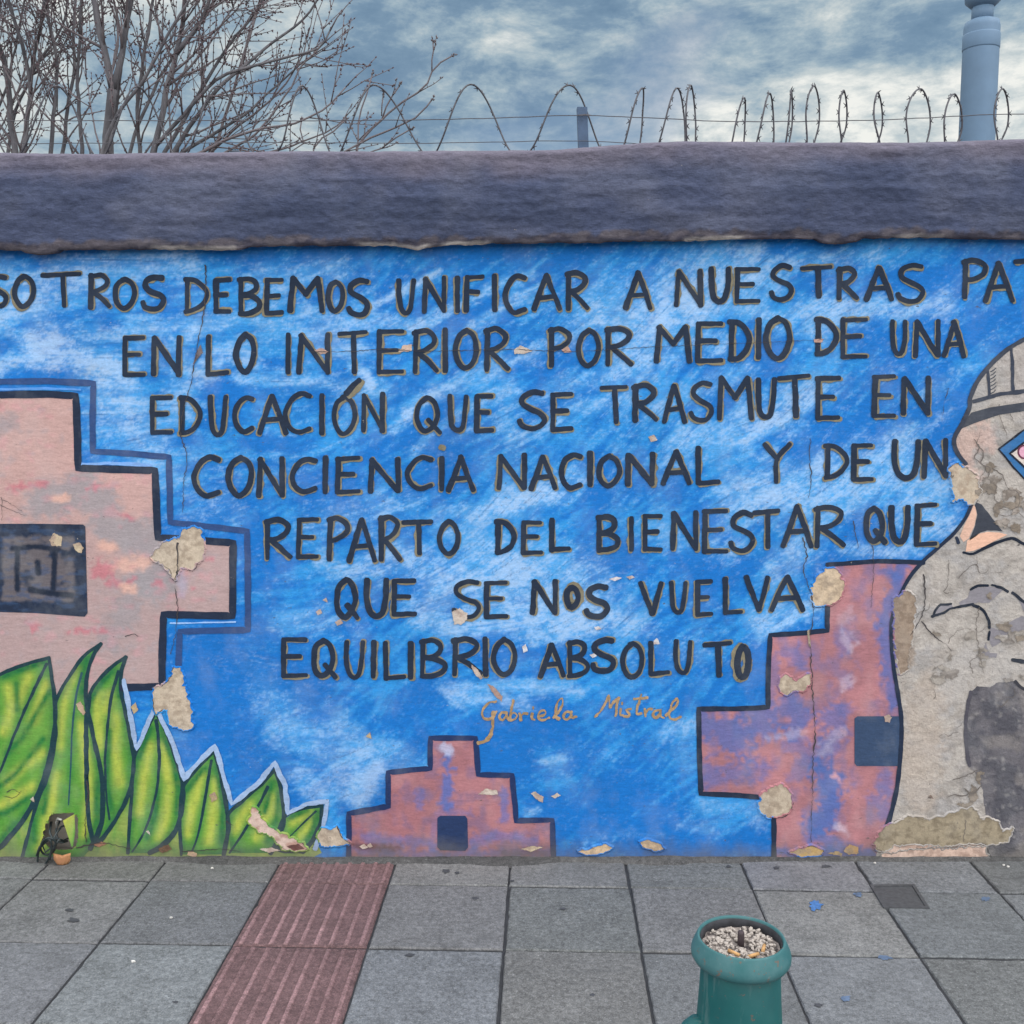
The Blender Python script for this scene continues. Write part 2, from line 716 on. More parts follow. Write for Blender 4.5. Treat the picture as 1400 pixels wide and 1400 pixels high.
def tile(V, F, C, a0, b0, a1, b1, tint, gap=.0035, z=0.0, ribs=0):
    """one slab in grid coordinates, chamfered, a hair off level"""
    g = gap
    ch = .004
    dz = random.uniform(-.0012, .0012)
    tx, ty = random.uniform(-.0025, .0025), random.uniform(-.0025, .0025)
    gb = g + .0016
    q4 = [random.uniform(-.0010, .0010) for _ in range(8)]
    c4_ = [(a0 + g + q4[0], b0 + gb + q4[1]), (a1 - g + q4[2], b0 + gb + q4[3]), (a1 - g + q4[4], b1 - gb + q4[5]), (a0 + g + q4[6], b1 - gb + q4[7])]
    ring, inn = [], []
    mx, my = (a0 + a1) / 2, (b0 + b1) / 2
    NS = 16
    for q in range(4):
        p_, r_ = c4_[q], c4_[(q + 1) % 4]
        nxq, nyq = [(0, 1), (-1, 0), (0, -1), (1, 0)][q]
        for k in range(NS):
            f = k / NS
            e = max(0, random.gauss(.0004, .0007)) + (random.uniform(.001, .0045) if random.random() < .035 else 0)
            x_, y_ = p_[0] + (r_[0] - p_[0]) * f + nxq * e, p_[1] + (r_[1] - p_[1]) * f + nyq * e
            ring.append((x_, y_))
            cc = ch * random.uniform(.5, 1.3)
            ix, iy = x_ + nxq * cc, y_ + nyq * cc
            if k == 0:
                nx2, ny2 = [(0, 1), (-1, 0), (0, -1), (1, 0)][(q - 1) % 4]
                ix, iy = ix + nx2 * cc, iy + ny2 * cc
            inn.append((ix, iy))
    b = len(V)
    w = random.uniform(-.0012, .0012)
    for lst, zz in ((ring, -.03), (ring, -.004), (inn, 0)):
        for (a, c) in lst:
            P = GO + gu * (a + w) + gv * (c + w)
            V.append((P.x, P.y, z + zz + dz + tx * (a - a0) + ty * (c - b0)))
            C.append(tint)
    nr_ = 4 * NS
    for q in (0, nr_):
        for i in range(nr_):
            j = (i + 1) % nr_
            F.append((b + q + i, b + q + j, b + q + nr_ + j, b + q + nr_ + i))
    F.append(tuple(range(b + 2 * nr_, b + 3 * nr_)))
    if ribs:
        n = ribs
        wd = (a1 - a0) / n
        for i in range(n):
            c0 = a0 + wd * (i + .41)
            c1 = a0 + wd * (i + .61)
            b = len(V)
            for (a, c, zz) in ((c0 - .004, b0 + g + .006, .0002), (c1 + .004, b0 + g + .006, .0002), (c1 + .004, b1 - g - .006, .0002), (c0 - .004, b1 - g - .006, .0002),
                               (c0, b0 + g + .012, .0034), (c1, b0 + g + .012, .0034), (c1, b1 - g - .012, .0034), (c0, b1 - g - .012, .0048)):
                P = GO + gu * (a + w) + gv * (c + w)
                V.append((P.x, P.y, z + zz + dz + tx * (a - a0) + ty * (c - b0)))
                # worn pale rib tops
                wear = 1.0
                if zz > .001:
                    wear = 1.15 + (1.3 * random.random() if c < b0 + .2 and b0 < -.1 else .35 * random.random())
                C.append(tuple(q * wear for q in tint))
            for i2 in range(4):
                j = (i2 + 1) % 4
                F.append((b + i2, b + j, b + 4 + j, b + 4 + i2))
            F.append((b + 4, b + 5, b + 6, b + 7))


V, F, C = [], [], []
V2, F2, C2 = [], [], []
for i in range(-22, 22):
    for j in range(-13, 1):
        a0, a1 = i * TS, (i + 1) * TS
        b0, b1 = j * TS, (j + 1) * TS
        t = random.uniform(.82, 1.14)
        tint = (t * random.uniform(.97, 1.05), t, t * random.uniform(.95, 1.04))
        if i == -2:
            # the red strip runs up to the wall between the first and the second slab column
            tile(V2, F2, C2, a0, b0, a1, b1 if j < 0 else b0 + .30, (t, t, t), .002, .0, 9)
        else:
            tile(V, F, C, a0, b0, a1, b1 if j < 0 else b0 + .36, tint)
pav = link('pavement', mesh('pavement', V, F, np.array(C)), PAVE)
tag(pav, kind='structure')
tac = link('tactile_paving', mesh('tactile_paving', V2, F2, np.array(C2)), TACT)
tag(tac, kind='structure')
bed = link('pavement_joints', mesh('pavement_joints', [(-9, -2.2, -.0065), (9, -2.2, -.0065), (9, 3.75, -.0065), (-9, 3.75, -.0065)], [(0, 1, 2, 3)]), JOINT)
tag(bed, kind='structure')


def splat(cx, cy, rx, ry, col, name, parent, n=26, mat=None):
    V = []
    c = ground(cx, cy, .0022)
    V.append(c)
    for k in range(n):
        a = 2 * math.pi * k / n
        q = 1 + (mnoise.noise(Vector((math.cos(a) * 2 + cx, math.sin(a) * 2 + cy, 1))) * .7) + random.uniform(-.1, .12)
        V.append(ground(cx + rx * q * math.cos(a), cy + ry * q * math.sin(a), .0022))
    F = [(0, 1 + (k + 1) % n, 1 + k) for k in range(n)]
    o = link(name, mesh(name, V, F), mat, parent)
    return o


BLUESP = plain('spilled_blue_paint', (.05, .14, .34), .8, 0, .4, 60)
GUM = plain('old_gum_stain', (.05, .052, .06), .9, 0, .3, 60)
BLUEF = plain('faded_blue_paint', (.085, .125, .20), .85, 0, .4, 60)
for q, (cx, cy, rx, ry) in enumerate(((1115, 1238, 9, 6.5), (1156, 1365, 6, 4), (1347, 1229, 6, 3), (1173, 1223, 6, 3), (1210, 1309, 9, 3))):
    splat(cx, cy, rx, ry, None, 'paint_splash', pav, mat=BLUESP if q == 0 else BLUEF)
for cx, cy, rx, ry in ((1119, 1374, 5, 2.5), (610, 1191, 5, 2.5), (625, 1193, 3, 1.5), (996, 1184, 3.2, 1.7), (1061, 1186, 4, 2), (650, 1228, 5, 1.6), (770, 1242, 4, 1.5),
                       (100, 1258, 8, 3), (95, 1244, 6, 2), (560, 1305, 6, 2), (700, 1204, 3, 1.4), (810, 1360, 4, 2), (1130, 1184, 6, 1.6), (240, 1370, 4, 2)):
    splat(cx, cy, rx, ry, None, 'stain', pav, mat=GUM)

# ================================================================== THE WALL
BLUE_D = lin(12, 101, 177)
BLUE = lin(42, 133, 198)
BLUE_L = lin(98, 164, 212)
PALE = lin(168, 190, 218)

X0, X1, Z1 = -2.72, 2.72, 2.17
ST = 0.0044
xs = np.arange(X0, X1 + 1e-6, ST)
zs = np.arange(-.02, Z1, ST)
nx, nz = len(xs), len(zs)
GX, GZ = np.meshgrid(xs, zs)
PX, PY = to_px(GX, GZ)


def lic(angle, seed, L, smooth=1):
    r = np.random.default_rng(seed)
    a = r.random((nz, nx))
    for _ in range(smooth):
        a = (a + np.roll(a, 1, 0) + np.roll(a, -1, 0) + np.roll(a, 1, 1) + np.roll(a, -1, 1)) / 5
    vx, vz = np.cos(angle), np.sin(angle)
    I, J = np.meshgrid(np.arange(nx), np.arange(nz))
    acc = a.copy()
    tot = 1
    for sg in (1, -1):
        x = I.astype(float)
        z = J.astype(float)
        for k in range(L):
            xi = np.clip(x.astype(int), 0, nx - 1)
            zi = np.clip(z.astype(int), 0, nz - 1)
            x = x + sg * vx[zi, xi]
            z = z + sg * vz[zi, xi]
            xi = np.clip(np.rint(x).astype(int), 0, nx - 1)
            zi = np.clip(np.rint(z).astype(int), 0, nz - 1)
            acc += a[zi, xi]
            tot += 1
    acc /= tot
    acc = (acc - acc.mean()) / acc.std()
    return acc


ang = R(6) + (R(38) - R(6)) * sstep(250, 900, PX) + R(70) * (fbm(PX / 170 + 2, PY / 120 + 5, 3) - .5) - R(25) * sstep(300, 0, PX) * sstep(430, 520, PY) * sstep(620, 540, PY)
ang = ang + R(120) * sstep(880, 980, PY) * (fbm(PX / 90, PY / 90, 2) - .5)
S1 = lic(ang, 1, 13, 0)
S2 = lic(ang + R(14), 2, 12, 3)
S3 = lic(ang, 3, 34, 3)

# where the artist washed white over the blue: (line, half width, amount)
WASH = [
    ([(-40, 405), (40, 388), (110, 372), (190, 358), (260, 362)], 22, .55), ([(-40, 440), (50, 418), (90, 400), (130, 385)], 16, .5),
    ([(40, 405), (75, 392), (110, 378)], 10, .5), ([(50, 470), (120, 462), (200, 452), (260, 440)], 16, .55), ([(40, 475), (90, 490), (140, 505)], 16, .75),
    ([(-30, 508), (30, 490), (90, 487), (140, 497), (175, 520)], 12, .8), ([(70, 470), (130, 490), (180, 500)], 16, .6),
    ([(125, 510), (145, 530), (165, 560)], 18, .6), ([(150, 560), (190, 590), (205, 615)], 26, .5), ([(150, 540), (190, 570), (240, 560)], 20, .45),
    ([(240, 470), (265, 455), (300, 440), (350, 430)], 12, .55), ([(250, 500), (262, 520), (255, 560)], 16, .65), ([(288, 495), (330, 470), (345, 500)], 14, .6),
    ([(330, 520), (400, 520), (470, 528), (520, 535)], 10, .55), ([(340, 390), (420, 370), (470, 360)], 18, .4), ([(420, 430), (480, 440), (540, 440)], 20, .5),
    ([(380, 450), (440, 470), (480, 480)], 20, .4), ([(480, 500), (500, 510), (508, 528)], 6, 1.0), ([(505, 420), (545, 400), (600, 372)], 5, .9),
    ([(565, 450), (620, 420), (680, 390), (730, 375)], 7, .7), ([(640, 450), (690, 415), (740, 395)], 7, .6), ([(560, 560), (600, 535), (660, 510), (760, 470), (820, 440)], 12, .5),
    ([(540, 590), (560, 560), (590, 545)], 8, .7), ([(565, 620), (590, 590), (640, 560), (700, 530)], 7, .6), ([(690, 560), (760, 530), (830, 515), (880, 500)], 14, .4),
    ([(700, 600), (780, 560), (870, 545)], 10, .45), ([(800, 430), (860, 410), (940, 370), (1010, 352)], 28, .55), ([(850, 470), (930, 430), (1000, 400), (1040, 380)], 30, .7),
    ([(900, 420), (960, 395), (1030, 355)], 20, .55), ([(1050, 360), (1120, 352), (1200, 350)], 12, .4), ([(1040, 440), (1080, 430), (1130, 415)], 16, .5),
    ([(1110, 450), (1150, 425), (1220, 420), (1290, 415)], 16, .75), ([(880, 500), (930, 480), (990, 470)], 14, .45), ([(900, 560), (960, 530), (1020, 510)], 16, .45),
    ([(930, 610), (1000, 590), (1060, 560), (1110, 530)], 24, .55), ([(1020, 600), (1060, 570), (1110, 545)], 12, .6), ([(1040, 660), (1100, 650), (1160, 640), (1230, 610)], 26, .65),
    ([(1000, 690), (1060, 680), (1130, 680), (1200, 670), (1280, 660)], 24, .6), ([(1260, 545), (1290, 530), (1320, 505)], 12, .35), ([(1240, 600), (1270, 580), (1300, 560)], 10, .3),
    ([(690, 690), (740, 670), (800, 650)], 14, .55), ([(660, 700), (700, 685), (750, 675)], 16, .6), ([(420, 720), (500, 700), (560, 690)], 22, .35),
    ([(440, 765), (480, 780), (520, 780)], 12, .6), ([(520, 740), (560, 770), (600, 760)], 20, .4), ([(630, 740), (680, 760), (740, 770), (790, 790)], 30, .55),
    ([(600, 800), (660, 790), (720, 800), (800, 840)], 34, .75), ([(640, 850), (720, 850), (790, 850), (860, 850)], 22, .6), ([(560, 830), (600, 850), (620, 860)], 18, .5),
    ([(380, 850), (430, 855), (480, 850)], 14, .35), ([(880, 720), (940, 740), (1000, 755)], 20, .4), ([(1060, 780), (1080, 760), (1110, 740)], 20, .55),
    ([(1040, 850), (1080, 840), (1120, 825)], 16, .7), ([(1040, 870), (1080, 850)], 10, .5), ([(1150, 750), (1220, 755), (1260, 750)], 8, .6), ([(1240, 700), (1290, 715)], 24, .6),
    ([(610, 945), (660, 938), (720, 940), (790, 945)], 10, .7), ([(620, 955), (680, 955), (720, 965)], 10, .7), ([(900, 1005), (930, 995), (965, 985)], 11, .6),
    ([(360, 960), (410, 985), (450, 1010)], 24, .32), ([(390, 1000), (440, 1030), (480, 1050)], 26, .4), ([(460, 1000), (500, 1030), (560, 1045)], 22, .5),
    ([(440, 1080), (470, 1050), (520, 1020)], 16, .55), ([(475, 1085), (495, 1070), (512, 1050)], 13, .85), ([(490, 1095), (500, 1075)], 12, .8), ([(410, 1060), (440, 1085)], 14, .5),
    ([(340, 905), (370, 935), (400, 960)], 20, .2), ([(760, 1040), (800, 1035), (850, 1030)], 14, .2), ([(720, 1112), (735, 1108)], 6, .6), ([(745, 1040), (770, 1040)], 6, .45),
    ([(960, 1100), (1000, 1110), (1050, 1100)], 12, .35), ([(930, 1130), (980, 1140), (1040, 1120)], 10, .3), ([(800, 1150), (850, 1140), (900, 1145)], 10, .25),
    ([(250, 660), (280, 690), (330, 720)], 22, .2), ([(380, 620), (450, 610)], 20, .18), ([(860, 890), (930, 880), (980, 900)], 16, .25),
]
DEEP = [([(250, 880), (340, 900), (420, 960)], 40, .6), ([(280, 935), (300, 900)], 22, .5), ([(280, 1000), (330, 1020), (380, 1060)], 36, .6), ([(540, 990), (560, 960), (600, 950)], 30, .45),
        ([(720, 1010), (800, 990), (900, 1020)], 40, .35), ([(830, 1085), (880, 1075)], 20, .7), ([(820, 1110), (860, 1090)], 16, .6), ([(700, 1000), (720, 1100), (790, 1150), (1040, 1150)], 30, .45),
        ([(345, 740), (350, 800), (345, 870)], 22, .35), ([(120, 470), (60, 460), (0, 470)], 18, .45), ([(10, 500), (90, 505), (130, 515)], 10, .5), ([(0, 350), (300, 350), (700, 345), (1000, 340)], 10, .35),
        ([(1300, 560), (1290, 600), (1290, 640)], 16, .6), ([(1270, 760), (1310, 720), (1330, 690)], 20, .7), ([(1120, 770), (1200, 760), (1260, 758)], 10, .5), ([(1050, 1000), (950, 960)], 14, .5),
        ([(480, 1100), (500, 1085), (515, 1060), (560, 1040), (580, 1000)], 12, .9), ([(430, 1085), (450, 1065), (468, 1058), (470, 1110)], 10, .8), ([(540, 1040), (520, 1085), (480, 1098)], 9, .8),
        ([(660, 1000), (660, 1050), (720, 1060)], 16, .4), ([(900, 560), (870, 590)], 16, .25), ([(620, 600), (600, 640)], 20, .35), ([(400, 640), (350, 690)], 30, .3)]


def smudge(px, py, line, w):
    d = seg_dist(px, py, line) + (fbm(px / 26 + 1, py / 20 + 4, 3) - .5) * w * 1.5
    return np.exp(-np.clip(d, 0, None) ** 2 / (1.1 * w * w))


def wash_field(px, py):
    w = np.zeros(px.shape)
    d = np.zeros(px.shape)
    for ln, hw, am in WASH:
        w = np.maximum(w, w * .6 + am * smudge(px, py, ln, hw * 1.15))
    for ln, hw, am in DEEP:
        d = np.maximum(d, am * smudge(px, py, ln, hw))
    w = w + .16 * sstep(.5, .75, fbm(px / 60 + 9, py / 42 + 3, 4)) * sstep(900, 700, py)
    w = w + .05
    return np.clip(w, 0, 1.2), np.clip(d, 0, 1)


W_, D_ = wash_field(PX, PY)
st = .55 * S1 + .35 * S3 + .25 * S2
low = sstep(860, 980, PY)
speck = (vn(PX / 1.9, PY / 1.6) + vn(PX / 4.2 + 7, PY / 3.0) - 1.0) * 2.2
cover = sstep(-.9, 2.3, st * .62 * (1 - .5 * low) + speck * .75 + (fbm(PX / 14 + 3, PY / 9 + 8, 3) - .5) * 2.2 + (W_ - .50) * 2.6)
mid = sstep(-1.5, 1.5, .35 * speck + .4 * S3 + .4 * S2 + (fbm(PX / 75, PY / 55, 4) - .5) * 5 + (W_ - .35) * 2.0 - D_ * 2.5)
WC = BLUE_D[None, None] * (1 - mid[..., None]) + BLUE[None, None] * mid[..., None]
WC = WC * (1 - (D_ * .45)[..., None]) + BLUE_D * .8 * (D_ * .45)[..., None]
lt = sstep(.12, .6, W_) * .55
WC = WC * (1 - lt[..., None] * .5) + BLUE_L * lt[..., None] * .5
cv = np.clip(cover * (.33 + .33 * W_) * (1 - .25 * low), 0, .6)[..., None]
ochre = (sstep(.6, .8, fbm(PX / 40 + 20, PY / 30, 3)) * sstep(420, 200, PX) * .5)[..., None]
pale = PALE * (1 - ochre) + lin(180, 174, 166) * ochre
WC = WC * (1 - cv) + pale * cv
# a dark scratchy residue in the strokes
scr = (sstep(1.3, 2.6, -S1 + .4 * speck) * .4 * sstep(.2, .5, W_))[..., None]
WC = WC * (1 - scr) + lin(40, 62, 110) * scr

hole = in_poly(PX, PY, [(82 + (x - 82) * 1.12, 1136 + (y - 1136) * 1.1) for x, y in HOLE])
V = np.stack([GX, np.full(GX.shape, WALL_Y), GZ], -1).reshape(-1, 3)
idx = np.arange(nx * nz).reshape(nz, nx)
Q = np.stack([idx[:-1, :-1], idx[:-1, 1:], idx[1:, 1:], idx[1:, :-1]], -1).reshape(-1, 4)
Q = Q[~hole[:-1, :-1].ravel()]
# coarse continuation of the wall to both sides, and its other faces
WL, WT, ZB, ZT = 7.0, .22, -.06, 2.30
ext_v, ext_f, ext_c = [], [], []


def quad(a, b, c, d, col):
    k = len(V) + len(ext_v)
    ext_v.extend([a, b, c, d])
    ext_f.append((k, k + 1, k + 2, k + 3))
    ext_c.extend([col] * 4)


xe0, xe1, ze0, ze1 = xs[0], xs[-1], zs[0], zs[-1]
for s0, s1, bb in ((-WL, xe0, WC[:, :60].reshape(-1, 3).mean(0)), (xe1, WL, WC[:, -60:].reshape(-1, 3).mean(0))):
    quad((s0, WALL_Y, ZB), (s1, WALL_Y, ZB), (s1, WALL_Y, ZT), (s0, WALL_Y, ZT), bb)
quad((xe0, WALL_Y, ze1), (xe1, WALL_Y, ze1), (xe1, WALL_Y, ZT), (xe0, WALL_Y, ZT), BLUE)
quad((xe0, WALL_Y, ZB), (xe1, WALL_Y, ZB), (xe1, WALL_Y, ze0), (xe0, WALL_Y, ze0), BLUE)
gcol = lin(150, 140, 130)
yb = WALL_Y + WT
quad((WL, yb, ZB), (-WL, yb, ZB), (-WL, yb, ZT), (WL, yb, ZT), gcol)
quad((-WL, yb, ZB), (-WL, WALL_Y, ZB), (-WL, WALL_Y, ZT), (-WL, yb, ZT), gcol)
quad((WL, WALL_Y, ZB), (WL, yb, ZB), (WL, yb, ZT), (WL, WALL_Y, ZT), gcol)
quad((-WL, WALL_Y, ZT), (WL, WALL_Y, ZT), (WL, yb, ZT), (-WL, yb, ZT), gcol)
# the broken-open cavity behind the hole
hx = [float(wall_xz(x, y)[0]) for x, y in HOLE]
hz = [float(wall_xz(x, y)[1]) for x, y in HOLE]
cx0, cx1, cz0, cz1 = min(hx) - .018, max(hx) + .018, min(hz) - .018, max(hz) + .018
cy = WALL_Y + .06
dcol = lin(150, 142, 132)
quad((cx0, cy, cz0), (cx1, cy, cz0), (cx1, cy, cz1), (cx0, cy, cz1), dcol)
quad((cx0, WALL_Y + .001, cz0), (cx0, cy, cz0), (cx0, cy, cz1), (cx0, WALL_Y + .001, cz1), dcol)
quad((cx1, cy, cz0), (cx1, WALL_Y + .001, cz0), (cx1, WALL_Y + .001, cz1), (cx1, cy, cz1), dcol)
quad((cx0, WALL_Y + .001, cz0), (cx1, WALL_Y + .001, cz0), (cx1, cy, cz0), (cx0, cy, cz0), dcol)
quad((cx0, cy, cz1), (cx1, cy, cz1), (cx1, WALL_Y + .001, cz1), (cx0, WALL_Y + .001, cz1), dcol)
VA = np.vstack([V, np.array(ext_v)])
FA = np.vstack([Q, np.array(ext_f)])
CA = np.vstack([WC.reshape(-1, 3), np.array(ext_c)])
me = bpy.data.meshes.new('mural_wall')
me.vertices.add(len(VA))
me.vertices.foreach_set('co', VA.astype(np.float32).ravel())
me.loops.add(FA.size)
me.loops.foreach_set('vertex_index', FA.astype(np.int32).ravel())
me.polygons.add(len(FA))
me.polygons.foreach_set('loop_start', np.arange(0, FA.size, 4, dtype=np.int32))
me.update(calc_edges=True)
set_col(me, CA)
wall = link('mural_wall', me, MURAL)
tag(wall, 'blue plastered street wall painted with a mural, dark lettering and stepped pink pyramids', 'wall')

# ------------------------------------------------------------------ coping
TOP = [(-900, 206), (0, 206), (150, 208), (330, 205), (500, 204), (680, 204), (760, 202), (820, 197), (880, 192), (930, 190.5), (1050, 192), (1250, 192), (1310, 190), (1400, 187), (2300, 186)]
BOT = [(-900, 344), (0, 342), (36, 342.5), (42, 346), (62, 348), (80, 347), (88, 342), (200, 341), (330, 341), (345, 337), (420, 336), (540, 336), (556, 338), (572, 342), (585, 338), (600, 336), (680, 333),
       (830, 331), (960, 328), (1050, 326), (1112, 327), (1122, 332), (1145, 334), (1165, 331), (1172, 326), (1250, 324), (1310, 326), (1400, 328), (2300, 330)]
COPE_OUT = .055
cxs = np.concatenate([np.arange(-WL, -2.1, .05), np.arange(-2.1, 2.1, .0065), np.arange(2.1, WL + .01, .05)])
cpx = 700 + 1400 * cxs / (WALL_Y * CP - .6 * SP)
tp = np.interp(cpx, *zip(*TOP))
bt = np.interp(cpx, *zip(*BOT)) + (fbm(cpx / 9, cpx * 0 + 3, 4) - .5) * 2.2
_, ztop = on_plane(cpx, tp, WALL_Y - COPE_OUT + .02)
_, zbot = on_plane(cpx, bt, WALL_Y - COPE_OUT)
prof = []                            # (y offset from the wall face, height fraction or back)
for t in np.linspace(0, 1, 6):
    prof.append((.02 - (COPE_OUT + .012) * t, 0.0 + .0 * t, 'b'))
for t in np.linspace(.03, .93, 44):
    prof.append((-COPE_OUT + .008 - .012 * math.sin(t * 3.1), t, 'f'))
for a in np.linspace(0, 90, 14)[1:]:
    prof.append((-COPE_OUT + .006 + .055 * (1 - math.cos(R(a))), .93 + .07 * math.sin(R(a)), 't'))
for t in np.linspace(0, 1, 6)[1:]:
    prof.append((.006 + .19 * t, 1 - .08 * t * t, 'k'))
prof.append((.27, .5, 'k'))
prof.append((.27, 0, 'k'))
V, C, F = [], [], []
npf = len(prof)
for i, x in enumerate(cxs):
    H = ztop[i] - zbot[i]
    for j, (yo, hf, kd) in enumerate(prof):
        z = zbot[i] + H * hf
        nz_ = (fbm(x * 9 + 3, z * 9, 4) - .5) * .016 + (fbm(x * 60, z * 80 + 7, 3) - .5) * .007
        nz_ += (fbm(x * 4 + 8, z * 34, 4) - .5) * .014
        low_b = math.exp(-((hf - .06) / .07) ** 2)
        rough_b = (fbm(x * 14, z * 40 + 2, 4) - .5) * .014 * low_b
        yy = WALL_Y + yo + (nz_ + rough_b) * (1 if kd in 'ft' else .3)
        zz = z + (nz_ * .5 if kd == 't' else 0)
        if kd == 'b':
            zz += .012 * (1 - j / 5) - (fbm(x * 60, 3, 3) - .5) * .006
        V.append((x, yy, zz))
    # colours of the render: violet grey cement, pinker near the crest, brown mortar along the foot
cx_, hf_ = np.meshgrid(cxs, [p[1] for p in prof], indexing='ij')
hh = hf_ + (fbm(cx_ * 5 + 2, hf_ * 2, 4) - .5) * .35
n_a = fbm(cx_ * 3.5, hf_ * 1.3 + 9, 4)
n_b = fbm(cx_ * 22, hf_ * 10, 4)
col = lin(62, 69, 92) * (1 - sstep(.42, .62, n_a))[..., None] + lin(76, 81, 101) * sstep(.42, .62, n_a)[..., None]
k = (sstep(.62, 1.0, hh) * .7)[..., None]
col = col * (1 - k) + lin(104, 97, 108) * k
k = (sstep(.55, .15, np.abs(hh - .38) * 2) * sstep(.45, .62, fbm(cx_ * 1.7 + 4, hf_, 3)) * .5)[..., None]
col = col * (1 - k) + lin(54, 62, 84) * k
lb = (sstep(.115, .07, hf_ + (n_b - .5) * .14) * .85)[..., None]
br = lin(80, 74, 78) * (1 - sstep(.4, .6, n_b))[..., None] + lin(52, 48, 56) * sstep(.4, .6, n_b)[..., None]
col = col * (1 - lb) + br * lb
rim = (sstep(.045, .012, hf_ + (n_b - .5) * .03) * .7 * sstep(.56, .62, fbm(cx_ * 3.0 + 11, hf_ * 0 + 2, 3)))[..., None]
col = col * (1 - rim) + lin(160, 154, 148) * rim
for i in range(len(cxs) - 1):
    for j in range(npf - 1):
        a = i * npf + j
        F.append((a, a + npf, a + npf + 1, a + 1))
cme = mesh('coping', V, F, col.reshape(-1, 3), True)
cop = link('coping', cme, COPING, wall)

# ------------------------------------------------------------------ mural colours
PINK_L = lin(174, 142, 137)
PINK_G = lin(154, 134, 134)
GREYST = lin(138, 132, 136)
NAVY = lin(25, 37, 58)
NAVY2 = lin(40, 66, 112)
ROSE = lin(146, 98, 104)
GOLD = lin(116, 109, 90)
INK = lin(19, 28, 43)


def col_mix(c, k, col):
    k = np.clip(k, 0, 1)[:, None]
    return c * (1 - k) + np.asarray(col)[None] * k


def pink_big(px, py):
    c = np.tile(PINK_L, (len(px), 1))
    c = col_mix(c, sstep(690, 800, py + (fbm(px / 30, py / 30, 3) - .5) * 120) * .8, PINK_G)
    c = col_mix(c, brush(px, py, [(60, 690), (120, 670), (150, 720), (200, 740), (215, 800)], 34, .7) * .85, GREYST)
    c = col_mix(c, brush(px, py, [(180, 800), (160, 850), (150, 880)], 26, .7) * .7, GREYST)
    c = col_mix(c, brush(px, py, [(0, 585), (15, 575)], 14, .7) * .6, GREYST)
    for ln, w in (([(135, 780), (160, 775)], 12), ([(150, 795), (165, 800)], 8), ([(175, 795), (185, 790)], 4), ([(210, 800), (220, 797)], 4), ([(120, 670), (130, 668)], 5),
                  ([(40, 855), (50, 860)], 5), ([(90, 862), (150, 862)], 3), ([(272, 765), (290, 763)], 2.5), ([(262, 805), (268, 803)], 2.5), ([(170, 705), (185, 710)], 4), ([(10, 670), (60, 660)], 5)):
        c = col_mix(c, brush(px, py, ln, w, .9) * .6, lin(180, 92, 108))
    for ln, w in (([(165, 775), (195, 768)], 12), ([(168, 802), (182, 805)], 7), ([(140, 745), (155, 748)], 8), ([(90, 680), (75, 682)], 8)):
        c = col_mix(c, brush(px, py, ln, w, .5) * .85, lin(198, 156, 142))
    c = col_mix(c, sstep(.60, .72, fbm(px / 22 + 2, py / 9 + 7, 4)) * .35, lin(190, 130, 138))
    c = col_mix(c, sstep(.62, .75, fbm(px / 14 + 22, py / 10 + 7, 4)) * .4, lin(140, 134, 140))
    c = col_mix(c, brush(px, py, [(248, 780), (250, 815)], 7, .5) * .5, lin(150, 146, 168))
    return c


# the big stepped pyramid at the left
PYR1 = [(-122, 937), (-123, 840), (-218, 842), (-218, 741), (-115, 735), (-112, 642), (-6, 640), (-4, 537), (104, 538), (106, 640), (212, 642), (215, 735), (318, 741), (318, 842), (223, 840), (222, 937), (160, 938), (160, 1000), (-40, 1010), (-60, 938)]
pyr = fill('painted_pyramid', PYR1, pink_big, .0008, MURAL, wall, 5)
tag(pyr, 'large pale pink stepped pyramid with a dark square window')
s = Strokes(.0020)
s.line(straight([(-70, 940), (-122, 938), (-123, 840), (-218, 842), (-218, 741), (-115, 736), (-112, 643), (-7, 640), (-5, 540), (60, 539), (104, 541), (106, 590), (107, 640), (212, 643), (214, 690), (216, 735), (319, 742), (318, 842), (224, 840), (222, 890), (222, 938), (168, 940)], 6), 10, NAVY, .1)
s.build('outline', MURAL, pyr)
s = Strokes(.0018)
s.line(straight([(-144, 912), (-146, 863), (-239, 861), (-238, 726), (-133, 716), (-131, 624), (-27, 617), (-28, 522), (60, 521), (128, 524), (127, 570), (127, 617), (180, 620), (231, 625), (232, 670), (233, 714), (338, 726), (339, 790), (339, 861), (246, 863), (244, 912)], 6), 8.5, NAVY2, .1)
s.build('outer_contour', MURAL, wall)
s = Strokes(.0019)
s.line(straight([(-12, 533), (60, 531), (110, 533)], 6), 3, lin(80, 134, 200), .5)
s.line(straight([(112, 634), (160, 633), (206, 637)], 6), 4, lin(110, 150, 205), .5)
s.line(straight([(233, 852), (280, 851), (322, 850)], 6), 2, lin(140, 172, 215), .5)
s.build('highlight_line', MURAL, wall)


def win_big(px, py):
    c = np.tile(NAVY, (len(px), 1))
    wx, wy = px + (fbm(px / 9, py / 9, 3) - .5) * 8, py + (fbm(px / 9 + 40, py / 9, 3) - .5) * 8
    inner = sstep(1, 7, wx) * sstep(105, 99, wx) * sstep(730, 736, wy) * sstep(825, 819, wy)
    inner *= sstep(.2, .45, fbm(px / 18 + 4, py / 14, 3))
    c = col_mix(c, inner * .95, lin(92, 86, 90))
    c = col_mix(c, sstep(.5, .7, fbm(px / 16, py / 5 + 4, 3)) * .5, lin(46, 70, 104))
    for ln, w in (([(18, 750), (48, 747), (80, 751)], 4.5), ([(24, 752), (24, 806)], 4.5), ([(76, 752), (73, 804)], 4.5), ([(42, 806), (70, 811), (98, 814)], 5), ([(52, 769), (53, 783)], 5)):
        c = col_mix(c, brush(px, py, ln, w * 1.1, .15), NAVY * .7)
    return c


